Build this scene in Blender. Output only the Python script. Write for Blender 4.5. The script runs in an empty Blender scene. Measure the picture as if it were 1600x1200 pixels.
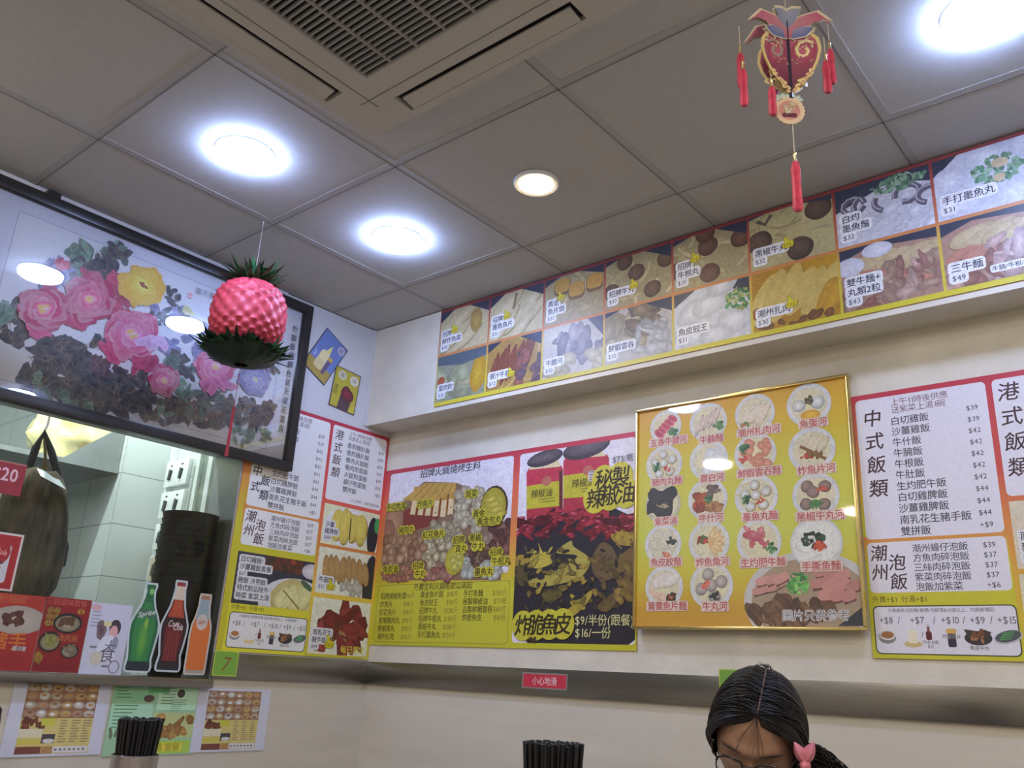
import bpy, bmesh, math, random
import numpy as np
from mathutils import Vector, Matrix
from mathutils import noise as mnoise
scene = bpy.context.scene
col = scene.collection
PI = math.pi
random.seed(7)

# ------------------------------------------------------------------ camera, world, exposure
FPX = 1346.74
YAW, PIT, ROL = [math.radians(a) for a in (130.63006, 18.80495, 2.94119)]
CAM = Vector((2.741, -2.40, 1.20))
f_ = Vector((math.cos(PIT)*math.cos(YAW), math.cos(PIT)*math.sin(YAW), math.sin(PIT)))
r0 = Vector((math.sin(YAW), -math.cos(YAW), 0)); u0 = r0.cross(f_)
r_ = r0*math.cos(ROL)+u0*math.sin(ROL); u_ = -r0*math.sin(ROL)+u0*math.cos(ROL)
cd = bpy.data.cameras.new('camera'); cam = bpy.data.objects.new('camera', cd); col.objects.link(cam)
cd.sensor_width = 36.0; cd.lens = FPX*36.0/1600.0; cd.clip_start = 0.02
M = Matrix((r_, u_, -f_)).transposed().to_4x4(); M.translation = CAM
cam.matrix_world = M
scene.camera = cam
w = bpy.data.worlds.new('world'); scene.world = w; w.use_nodes = True
w.node_tree.nodes['Background'].inputs[0].default_value = (0.75, 0.78, 0.85, 1)
w.node_tree.nodes['Background'].inputs[1].default_value = 0.02
scene.view_settings.view_transform = 'Standard'; scene.view_settings.look = 'None'
scene.view_settings.gamma = 1.0; scene.view_settings.use_curve_mapping = False
scene.view_settings.exposure = 1.27
COOL = (0.42, 0.56, 1.0); WARM = (1.0, 0.82, 0.52); NEUT = (1.0, 0.90, 0.74)
LAMP = 54.0            # radiance of the round panel downlights
LAMP_WARM = 46.0
TUBE = 58.0            # fluorescent tube in the kitchen
ZC = 2.603             # ceiling height

# ------------------------------------------------------------------ helpers
def ray(x, y): return f_ + r_*((x-800)/FPX) + u_*((600-y)/FPX)
def at(x, y, ax, val):
    """the point of the photo's pixel (x, y) on the room plane axis ax = val"""
    d = ray(x, y); t = (val-CAM[ax])/d[ax]; return CAM + d*t
def lin(c):
    c = c/255.0
    return c/12.92 if c <= 0.04045 else ((c+0.055)/1.055)**2.4
KP = 1.42
def C(r, g, b, k=None):
    k = KP if k is None else k
    return tuple(min(0.86, lin(v)*k) for v in (r, g, b))
def mixc(a, b, t): return tuple(a[i]*(1-t)+b[i]*t for i in range(3))
def jit(c, s=0.12):
    k = 1+random.uniform(-s, s); return tuple(min(0.86, v*k) for v in c)

MATS = {}
def mat(name, c=(0.5, 0.5, 0.5), rough=0.5, metal=0.0, var=0.06, scale=6.0, bump=0.0, bscale=80.0, spec=0.5, coat=0.0,
        emit=None, estr=0.0, stretch=None, sub=0.0):
    if name in MATS: return MATS[name]
    m = bpy.data.materials.new(name); m.use_nodes = True; nt = m.node_tree; N = nt.nodes; L = nt.links
    b = N['Principled BSDF']; b.inputs['Roughness'].default_value = rough; b.inputs['Metallic'].default_value = metal
    b.inputs['Specular IOR Level'].default_value = spec; b.inputs['Coat Weight'].default_value = coat
    tc = N.new('ShaderNodeTexCoord'); mp = N.new('ShaderNodeMapping'); L.new(tc.outputs['Object'], mp.inputs[0])
    if stretch: mp.inputs['Scale'].default_value = stretch
    nz = N.new('ShaderNodeTexNoise'); nz.inputs['Scale'].default_value = scale; nz.inputs['Detail'].default_value = 5
    L.new(mp.outputs[0], nz.inputs['Vector'])
    rp = N.new('ShaderNodeValToRGB'); L.new(nz.outputs[0], rp.inputs[0])
    rp.color_ramp.elements[0].position = 0.3; rp.color_ramp.elements[1].position = 0.7
    rp.color_ramp.elements[0].color = tuple(max(0, v*(1-var)) for v in c)+(1,)
    rp.color_ramp.elements[1].color = tuple(min(1, v*(1+var)) for v in c)+(1,)
    L.new(rp.outputs[0], b.inputs['Base Color'])
    if bump:
        n2 = N.new('ShaderNodeTexNoise'); n2.inputs['Scale'].default_value = bscale; n2.inputs['Detail'].default_value = 4
        L.new(mp.outputs[0], n2.inputs['Vector'])
        bp = N.new('ShaderNodeBump'); bp.inputs['Strength'].default_value = bump; bp.inputs['Distance'].default_value = 0.004
        L.new(n2.outputs[0], bp.inputs['Height']); L.new(bp.outputs[0], b.inputs['Normal'])
    if emit:
        b.inputs['Emission Color'].default_value = tuple(emit)+(1,); b.inputs['Emission Strength'].default_value = estr
    MATS[name] = m; return m
def print_mat(name, rough=0.4, coat=0.0, grain=False):
    """printed sheet: the colours are the print itself, one per point"""
    if name in MATS: return MATS[name]
    m = bpy.data.materials.new(name); m.use_nodes = True; N = m.node_tree.nodes; L = m.node_tree.links
    b = N['Principled BSDF']; a = N.new('ShaderNodeAttribute'); a.attribute_name = 'ink'
    nz = N.new('ShaderNodeTexNoise'); nz.inputs['Scale'].default_value = 160; nz.inputs['Detail'].default_value = 3
    tc = N.new('ShaderNodeTexCoord'); L.new(tc.outputs['Object'], nz.inputs['Vector'])
    mx = N.new('ShaderNodeMix'); mx.data_type = 'RGBA'; mx.blend_type = 'MULTIPLY'; mx.inputs[0].default_value = 0.18
    L.new(a.outputs['Color'], mx.inputs[6]); L.new(nz.outputs[0], mx.inputs[7])
    L.new(mx.outputs[2], b.inputs['Base Color'])
    b.inputs['Roughness'].default_value = rough; b.inputs['Coat Weight'].default_value = coat; b.inputs['Coat Roughness'].default_value = 0.03
    if grain:                                             # photographic print: mottled, grainy colour
        last = mx.outputs[2]
        for sc, lo, hi, de in ((55, 0.84, 1.10, 6), (260, 0.88, 1.10, 2)):
            n2 = N.new('ShaderNodeTexNoise'); n2.inputs['Scale'].default_value = sc; n2.inputs['Detail'].default_value = de; n2.inputs['Distortion'].default_value = 1.2; L.new(tc.outputs['Object'], n2.inputs['Vector'])
            mr = N.new('ShaderNodeMapRange'); mr.inputs[1].default_value = 0.3; mr.inputs[2].default_value = 0.7; mr.inputs[3].default_value = lo; mr.inputs[4].default_value = hi; L.new(n2.outputs[0], mr.inputs[0])
            vm = N.new('ShaderNodeVectorMath'); vm.operation = 'SCALE'; L.new(last, vm.inputs[0]); L.new(mr.outputs[0], vm.inputs['Scale']); last = vm.outputs[0]
        L.new(last, b.inputs['Base Color'])
    MATS[name] = m; return m
def thin_glass(name, tint=(0.97, 0.99, 0.98), rough=0.0, gain=1.0):
    if name in MATS: return MATS[name]
    m = bpy.data.materials.new(name); m.use_nodes = True; nt = m.node_tree; N = nt.nodes; L = nt.links
    N.remove(N['Principled BSDF']); out = N['Material Output']
    t = N.new('ShaderNodeBsdfTransparent'); t.inputs[0].default_value = tuple(tint)+(1,)
    g = N.new('ShaderNodeBsdfGlossy'); g.inputs['Roughness'].default_value = rough
    fr = N.new('ShaderNodeFresnel'); fr.inputs[0].default_value = 1.5
    ml = N.new('ShaderNodeMath'); ml.operation = 'MULTIPLY'; ml.inputs[1].default_value = gain; ml.use_clamp = True
    mx = N.new('ShaderNodeMixShader'); L.new(fr.outputs[0], ml.inputs[0]); L.new(ml.outputs[0], mx.inputs[0])
    L.new(t.outputs[0], mx.inputs[1]); L.new(g.outputs[0], mx.inputs[2]); L.new(mx.outputs[0], out.inputs[0])
    MATS[name] = m; return m

def tag(o, label=None, cat=None, group=None, kind=None):
    if label: o['label'] = label
    if cat: o['category'] = cat
    if group: o['group'] = group
    if kind: o['kind'] = kind
    return o
def empty(name, loc=(0, 0, 0), rot=(0, 0, 0)):
    o = bpy.data.objects.new(name, None); col.objects.link(o); o.location = loc; o.rotation_euler = rot
    o.empty_display_size = 0.05; return o
def wloc(o):
    v = Vector((0, 0, 0))
    while o is not None: v += o.location; o = o.parent
    return v
class MB:
    """collects shapes and links them as ONE mesh object"""
    def __init__(s): s.v = []; s.f = []; s.mi = []; s.cur = 0
    def add(s, vs, fs):
        n = len(s.v); s.v += [tuple(v) for v in vs]; s.f += [tuple(i+n for i in f) for f in fs]; s.mi += [s.cur]*len(fs)
    def box(s, a, b):
        x0, y0, z0 = [min(a[i], b[i]) for i in range(3)]; x1, y1, z1 = [max(a[i], b[i]) for i in range(3)]
        s.add([(x0, y0, z0), (x1, y0, z0), (x1, y1, z0), (x0, y1, z0), (x0, y0, z1), (x1, y0, z1), (x1, y1, z1), (x0, y1, z1)],
              [(0, 3, 2, 1), (4, 5, 6, 7), (0, 1, 5, 4), (1, 2, 6, 5), (2, 3, 7, 6), (3, 0, 4, 7)])
    def frust(s, c0, h0, c1, h1):
        """box whose two z ends have different half sizes"""
        vs = []
        for c, h in ((c0, h0), (c1, h1)):
            vs += [(c[0]-h[0], c[1]-h[1], c[2]), (c[0]+h[0], c[1]-h[1], c[2]), (c[0]+h[0], c[1]+h[1], c[2]), (c[0]-h[0], c[1]+h[1], c[2])]
        s.add(vs, [(0, 3, 2, 1), (4, 5, 6, 7), (0, 1, 5, 4), (1, 2, 6, 5), (2, 3, 7, 6), (3, 0, 4, 7)])
    def tube(s, pts, r, n=8, closed=False, flat=1.0, up=None):
        pts = [Vector(p) for p in pts]; k = len(pts); rr = r if isinstance(r, (list, tuple)) else [r]*k
        base = len(s.v); vs = []; ref = Vector(up) if up else None
        for i, p in enumerate(pts):
            a = pts[(i-1) % k] if (closed or i > 0) else pts[i]; b = pts[(i+1) % k] if (closed or i < k-1) else pts[i]
            t = (b-a); t = t.normalized() if t.length > 1e-9 else Vector((0, 0, 1))
            if ref is None: ref = Vector((0, 0, 1)) if abs(t.z) < 0.9 else Vector((1, 0, 0))
            e1 = (ref - t*ref.dot(t)); e1 = e1.normalized() if e1.length > 1e-6 else t.orthogonal().normalized()
            e2 = t.cross(e1); ref = e1
            for j in range(n):
                an = 2*PI*j/n; vs.append(p + e1*(math.cos(an)*rr[i]*flat) + e2*(math.sin(an)*rr[i]))
        fs = []
        for i in range(k if closed else k-1):
            for j in range(n):
                a, b = i*n+j, i*n+(j+1) % n; c, d = ((i+1) % k)*n+(j+1) % n, ((i+1) % k)*n+j
                fs.append((a, b, c, d))
        if not closed: fs += [tuple(range(n-1, -1, -1)), tuple((k-1)*n+j for j in range(n))]
        s.add(vs, fs)
    def lathe(s, prof, c=(0, 0, 0), n=32, cap=True):
        vs = []; fs = []
        for r, z in prof:
            for j in range(n): vs.append((c[0]+r*math.cos(2*PI*j/n), c[1]+r*math.sin(2*PI*j/n), c[2]+z))
        for i in range(len(prof)-1):
            for j in range(n): fs.append((i*n+j, i*n+(j+1) % n, (i+1)*n+(j+1) % n, (i+1)*n+j))
        if cap: fs += [tuple(range(n-1, -1, -1)), tuple((len(prof)-1)*n+j for j in range(n))]
        s.add(vs, fs)
    def grid(s, P, wrap=False):
        nr, nc = len(P), len(P[0]); vs = [p for row in P for p in row]; fs = []
        for i in range(nr-1):
            for j in range(nc if wrap else nc-1): fs.append((i*nc+j, i*nc+(j+1) % nc, (i+1)*nc+(j+1) % nc, (i+1)*nc+j))
        s.add(vs, fs)
    def prism(s, pts, vec):
        n = len(pts); vs = [Vector(p) for p in pts]+[Vector(p)+Vector(vec) for p in pts]
        s.add(vs, [tuple(range(n-1, -1, -1)), tuple(range(n, 2*n))]+[(i, (i+1) % n, n+(i+1) % n, n+i) for i in range(n)])
    def build(s, name, mats, parent=None, smooth=True, bevel=0.0, loc=None, local=False):
        me = bpy.data.meshes.new(name)
        if parent is not None: org = Vector((0, 0, 0)) if local else wloc(parent)
        elif loc is not None: org = Vector(loc)
        else:
            a = np.array(s.v); org = Vector(((a[:, 0].min()+a[:, 0].max())/2, (a[:, 1].min()+a[:, 1].max())/2, a[:, 2].min()))
        me.from_pydata([tuple(Vector(v)-org) for v in s.v], [], s.f)
        for m in (mats if isinstance(mats, (list, tuple)) else [mats]): me.materials.append(m)
        me.polygons.foreach_set('material_index', s.mi)
        me.update()
        bm = bmesh.new(); bm.from_mesh(me); bmesh.ops.recalc_face_normals(bm, faces=bm.faces)
        if bevel: bmesh.ops.bevel(bm, geom=[e for e in bm.edges if e.is_manifold and e.calc_face_angle(0) > 0.6], offset=bevel, segments=2, affect='EDGES', profile=0.6)
        bm.to_mesh(me); bm.free()
        if smooth:
            me.polygons.foreach_set('use_smooth', [True]*len(me.polygons))
            me.set_sharp_from_angle(angle=math.radians(40))
        o = bpy.data.objects.new(name, me); col.objects.link(o)
        if parent is not None: o.parent = parent
        else: o.location = org
        return o
def struct(name, mb, m, parent=None, **k):
    o = mb.build(name, m, parent, **k)
    if parent is None: o['kind'] = 'structure'
    return o

# ------------------------------------------------------------------ lettering (Blender's built-in font)
_gl = {}
def glyph(ch):
    key = ch
    if key in _gl: return _gl[key]
    cu = bpy.data.curves.new('g', 'FONT'); cu.body = ch; cu.resolution_u = 2
    o = bpy.data.objects.new('g', cu); col.objects.link(o)
    me = bpy.data.meshes.new_from_object(o.evaluated_get(bpy.context.evaluated_depsgraph_get()))
    me.calc_loop_triangles()
    vs = [(v.co.x, v.co.y) for v in me.vertices]; ts = [tuple(t.vertices) for t in me.loop_triangles]
    wd = max([v[0] for v in vs], default=0.3)
    bpy.data.objects.remove(o); bpy.data.curves.remove(cu); bpy.data.meshes.remove(me)
    _gl[key] = (vs, ts, wd); return _gl[key]
def adv(ch): return 0.97 if ord(ch) > 0x2000 else (0.3 if ch == ' ' else glyph(ch)[2]+0.06)

# ------------------------------------------------------------------ printed sheets
class Print:
    """flat print on a wall plane: u, v are metres on the plane, each layer of ink lies a hair above the last"""
    def __init__(s, org, U, V, N, px=None, step=6e-6):
        s.o = Vector(org); s.U = Vector(U); s.V = Vector(V); s.N = Vector(N); s.v = []; s.c = []; s.f = []; s.n = 0; s.step = step; s.clip = None; s.px = px; s.rot = 0
    def P(s, x, y):
        d = ray(x, y); t = (s.o-CAM).dot(s.N)/d.dot(s.N); q = CAM+d*t-s.o
        return (q.dot(s.U), q.dot(s.V))
    def raw(s, pts, cols, off=None):
        h = s.n*s.step if off is None else off
        b = len(s.v)
        for (u, v), c in zip(pts, cols): s.v.append(s.o+s.U*u+s.V*v+s.N*h); s.c.append(c)
        s.f.append(tuple(range(b, b+len(pts))))
    def _clip(s, pts, cols):
        if s.clip is None: return pts, cols
        q = [(p[0], p[1])+tuple(c) for p, c in zip(pts, cols)]
        for ax, val, sg in ((0, s.clip[0], 1), (0, s.clip[2], -1), (1, s.clip[1], 1), (1, s.clip[3], -1)):
            out = []
            for i in range(len(q)):
                a, b = q[i-1], q[i]; da = (a[ax]-val)*sg; db = (b[ax]-val)*sg
                if (da >= 0) != (db >= 0):
                    t = da/(da-db); out.append(tuple(a[k]+(b[k]-a[k])*t for k in range(5)))
                if db >= 0: out.append(b)
            q = out
            if not q: return [], []
        return [p[:2] for p in q], [p[2:] for p in q]
    def layer(s): s.n += 1
    def poly(s, pts, c, lay=True):
        if lay: s.n += 1
        cols = c if isinstance(c, list) else [c]*len(pts)
        a, b = s._clip(pts, cols)
        if len(a) > 2: s.raw(a, b)
    def rect(s, u0, v0, u1, v1, c, lay=True):
        """c: one colour, or (bottom, top)"""
        if u1 < u0: u0, u1 = u1, u0
        if v1 < v0: v0, v1 = v1, v0
        cc = [c[0], c[0], c[1], c[1]] if isinstance(c, list) else c
        s.poly([(u0, v0), (u1, v0), (u1, v1), (u0, v1)], cc, lay)
    def rr(s, u0, v0, u1, v1, r, c, lay=True, n=4):
        if u1 < u0: u0, u1 = u1, u0
        if v1 < v0: v0, v1 = v1, v0
        r = min(r, (u1-u0)/2, (v1-v0)/2); pts = []
        for cx, cy, a0 in ((u1-r, v1-r, 0), (u0+r, v1-r, 90), (u0+r, v0+r, 180), (u1-r, v0+r, 270)):
            for i in range(n+1):
                a = math.radians(a0+90*i/n); pts.append((cx+r*math.cos(a), cy+r*math.sin(a)))
        if isinstance(c, list): c = [mixc(c[0], c[1], (p[1]-v0)/(v1-v0)) for p in pts]
        s.poly(pts, c, lay)
    def ell(s, u, v, a, b, c, edge=None, ang=0.0, rough=0.0, n=18, lay=True, a0=0, a1=360):
        """ellipse or blob; edge: colour of the rim (blended print)"""
        if lay: s.n += 1
        ca, sa = math.cos(ang), math.sin(ang); ring = []; ph = [random.uniform(0, 6.28) for _ in range(3)]
        full = (a1-a0) >= 360
        for i in range(n if full else n+1):
            t = math.radians(a0+(a1-a0)*i/n); k = 1+rough*(math.sin(2*t+ph[0])*.45+math.sin(3*t+ph[1])*.35+math.sin(5*t+ph[2])*.25)
            x, y = a*k*math.cos(t), b*k*math.sin(t); ring.append((u+x*ca-y*sa, v+x*sa+y*ca))
        if edge is None:
            A, B = s._clip(ring, [c]*len(ring))
            if len(A) > 2: s.raw(A, B)
        else:
            m = len(ring)
            for i in range(m if full else m-1):
                A, B = s._clip([(u, v), ring[i], ring[(i+1) % m]], [c, edge, edge])
                if len(A) > 2: s.raw(A, B)
    def line(s, pts, wd, c, lay=True, taper=False):
        if lay: s.n += 1
        L = []; R = []; k = len(pts)
        for i in range(k):
            a = pts[max(0, i-1)]; b = pts[min(k-1, i+1)]; dx, dy = b[0]-a[0], b[1]-a[1]; l = math.hypot(dx, dy) or 1
            h = wd/2*((1-0.85*i/(k-1)) if taper else 1); L.append((pts[i][0]-dy/l*h, pts[i][1]+dx/l*h)); R.append((pts[i][0]+dy/l*h, pts[i][1]-dx/l*h))
        for i in range(k-1):
            A, B = s._clip([L[i], R[i], R[i+1], L[i+1]], [c]*4)
            if len(A) > 2: s.raw(A, B)
    def frame(s, u0, v0, u1, v1, wd, c):
        s.n += 1
        s.rect(u0, v0, u1, v0+wd, c, False); s.rect(u0, v1-wd, u1, v1, c, False); s.rect(u0, v0, u0+wd, v1, c, False); s.rect(u1-wd, v0, u1, v1, c, False)
    def text(s, t, u, v, h, c, al='l', bold=0.0, lay=True, sx=1.0, shear=0.0, vert=False, gap=1.0, rot=0.0):
        """h: height of a character; (u, v): left/centre/right end on the middle line"""
        if lay: s.n += 1
        sz = h*1.12; ca, sa = math.cos(rot), math.sin(rot)
        if vert:
            for i, ch in enumerate(t): s.text(ch, u, v-i*h*gap, h, c, 'c', bold, False, sx, shear)
            return
        wtot = sum(adv(ch) for ch in t)*sz*sx*gap
        x = {'l': 0, 'c': -wtot/2, 'r': -wtot}[al]
        hh = s.n*s.step
        for ch in t:
            a = adv(ch)*sz*sx*gap
            if ch != ' ':
                vs, ts, _ = glyph(ch); bx = 0 if ord(ch) > 0x2000 else 0.03
                for kk, (ox, oy) in enumerate(((0, 0),) if not bold else ((-bold, -bold*.6), (bold, -bold*.6), (0, bold))):
                    b = len(s.v)
                    for gx, gy in vs:
                        lx = x+(gx+ox+bx+shear*(gy-.36))*sz*sx; ly = (gy+oy-.37)*sz
                        s.v.append(s.o+s.U*(u+lx*ca-ly*sa)+s.V*(v+lx*sa+ly*ca)+s.N*(hh+kk*s.step*.3)); s.c.append(c)
                    s.f += [tuple(i+b for i in q) for q in ts]
            x += a
        return wtot
    def label(s, lines, u, v, h, c=(0.03, 0.03, 0.06), bg=(0.82, 0.82, 0.84), pad=None, small=None):
        """lines of lettering, each on its own white rounded strip; (u, v) = top left"""
        pad = h*.28 if pad is None else pad
        s.n += 1; y = v
        for i, t in enumerate(lines):
            hh = h*(small or .8) if t.startswith('$') else h
            wd = sum(adv(ch) for ch in t)*hh*1.12
            s.rr(u-pad, y-hh-pad, u+wd+pad, y+pad, pad*1.6, bg); y -= hh*1.28
        s.n += 1; y = v
        for i, t in enumerate(lines):
            hh = h*(small or .8) if t.startswith('$') else h
            s.text(t, u, y-hh/2, hh, c, 'l', 0.012 if not t.startswith('$') else 0, False); y -= hh*1.28
    def backing(s, u0, v0, u1, v1, th, c):
        """the board itself, behind the ink"""
        def p(u, v, h): return s.o+s.U*u+s.V*v+s.N*h
        b = len(s.v); s.v += [p(u0, v0, -th), p(u1, v0, -th), p(u1, v1, -th), p(u0, v1, -th), p(u0, v0, 0), p(u1, v0, 0), p(u1, v1, 0), p(u0, v1, 0)]
        s.c += [c]*8
        s.f += [tuple(i+b for i in q) for q in ((0, 3, 2, 1), (4, 5, 6, 7), (0, 1, 5, 4), (1, 2, 6, 5), (2, 3, 7, 6), (3, 0, 4, 7))]
    def sub(s, lift=None):
        """a sheet for a child panel, starting just above what is printed so far"""
        q = Print(s.o+s.N*((s.n+2)*s.step if lift is None else lift), s.U, s.V, s.N, step=s.step); return q
    def build(s, name, m, parent=None, loc=None):
        me = bpy.data.meshes.new(name)
        org = wloc(parent) if parent is not None else (Vector(loc) if loc is not None else s.v[0].copy())
        me.from_pydata([tuple(v-org) for v in s.v], [], s.f)
        at_ = me.color_attributes.new('ink', 'FLOAT_COLOR', 'POINT')
        at_.data.foreach_set('color', [x for c in s.c for x in (c[0], c[1], c[2], 1.0)])
        me.materials.append(m); me.update()
        o = bpy.data.objects.new(name, me); col.objects.link(o)
        if parent is not None: o.parent = parent
        else: o.location = org
        return o
def back_plane(y): return Print((0, y, 0), (1, 0, 0), (0, 0, 1), (0, -1, 0))
def left_plane(x): return Print((x, 0, 0), (0, 1, 0), (0, 0, 1), (1, 0, 0))

# ------------------------------------------------------------------ printed food
R = random.uniform
def f_noodles(p, rc, base, cols, n=34, wd=0.045):
    u0, v0, u1, v1 = rc; W, H = u1-u0, v1-v0; base and p.rect(u0, v0, u1, v1, base)
    for i in range(n):
        cx, cy, a = R(u0, u1), R(v0, v1), R(0, 6.28); rad = R(.25, .7)*H; sp = R(.5, 1.4)
        pts = [(cx+rad*math.cos(a+sp*k/7)-rad*.5, cy+rad*.7*math.sin(a+sp*k/7)) for k in range(8)]
        p.line(pts, wd*H*R(.7, 1.3), jit(random.choice(cols), .15))
def f_ball(p, u, v, r, c, hi=None, dark=None):
    p.ell(u, v, r*1.05, r, dark or mixc(c, (0.02, 0.015, 0.01), .55), n=20, rough=.05)
    p.ell(u-r*.1, v+r*.12, r*.88, r*.82, c, mixc(c, (0.03, 0.02, 0.015), .4), n=20, rough=.05)
    if hi: p.ell(u-r*.3, v+r*.4, r*.3, r*.16, hi, c, n=12)
def smooth(pts, n=5):
    """closed curve through the points"""
    out = []; k = len(pts)
    for i in range(k):
        p0, p1, p2, p3 = pts[i-1], pts[i], pts[(i+1) % k], pts[(i+2) % k]
        for j in range(n):
            t = j/n; out.append(tuple(.5*((2*p1[d])+(-p0[d]+p2[d])*t+(2*p0[d]-5*p1[d]+4*p2[d]-p3[d])*t*t+(-p0[d]+3*p1[d]-3*p2[d]+p3[d])*t**3) for d in (0, 1)))
    return out
def f_cuts(p, pts, ln, wd, ang, face, side):
    """thick cut pieces: a face and a darker side below it"""
    for (u, v) in pts:
        a = ang+R(-.15, .15); ca, sa = math.cos(a), math.sin(a); l, w_ = ln*R(.85, 1.1), wd*R(.85, 1.1)
        q = [(u+x*ca-y*sa, v+x*sa+y*ca) for x, y in ((-l, -w_), (l, -w_), (l, w_), (-l, w_))]; f2 = jit(face, .1)
        p.poly([q[0], (q[0][0], q[0][1]-w_*.7), (q[1][0], q[1][1]-w_*.7), q[1], q[2], q[3]], jit(side, .12)); p.poly(smooth(q, 3), [mixc(f2, side, .25*(i % 4 == 0)) for i in range(12)])
def f_slices(p, pts, ln, wd, ang, face, edge, n=None):
    for (u, v) in pts:
        a = ang+R(-.12, .12); L2, W2 = ln*R(.9, 1.1), wd*R(.9, 1.1)
        p.ell(u+wd*.12, v-wd*.16, L2*1.02, W2*1.05, edge, ang=a, rough=.1, n=16)
        p.ell(u, v, L2, W2, jit(face, .06), jit(mixc(face, edge, .35), .06), ang=a, rough=.1, n=16)
def f_greens(p, u, v, ru, rv, n=30, cols=None, sz=.006):
    cols = cols or [C(70, 110, 70), C(45, 85, 50), C(100, 140, 90)]
    for i in range(n):
        a, k = R(0, 6.28), math.sqrt(R(0, 1)); p.ell(u+ru*k*math.cos(a), v+rv*k*math.sin(a), sz*R(.6, 1.3), sz*R(.4, .8), jit(random.choice(cols), .3), ang=R(0, 3), rough=.2, n=8)
def f_blobs(p, rc, cols, n, sz, asp=.6, rough=.25, ang=None, grad=True):
    u0, v0, u1, v1 = rc
    for i in range(n):
        c = jit(random.choice(cols), .18); e = mixc(c, (0.03, 0.02, 0.015), .45) if grad else None
        p.ell(R(u0, u1), R(v0, v1), sz*R(.6, 1.3), sz*asp*R(.6, 1.3), c, e, ang=R(0, 3.14) if ang is None else ang+R(-.3, .3), rough=rough, n=12)
def thumb(p, u, v, h):
    """yellow thumbs-up sign"""
    y = (0.72, 0.62, 0.03); d = (0.22, 0.16, 0.02)
    pts = [(-.05, -.5), (.4, -.42), (.5, -.05), (.42, .08), (.12, .12), (-.12, .55), (-.32, .5), (-.22, .08), (-.45, -.05), (-.42, -.42)]
    p.poly([(u+a*h*1.14+.002*0, v+b*h*1.1) for a, b in pts], d); p.poly([(u+a*h, v+b*h) for a, b in pts], y)
    p.layer()
    for k in range(3): p.line([(u+(-.3+.24*k)*h, v-.4*h), (u+(-.24+.24*k)*h, v-.08*h)], h*.07, d, False)
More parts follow.
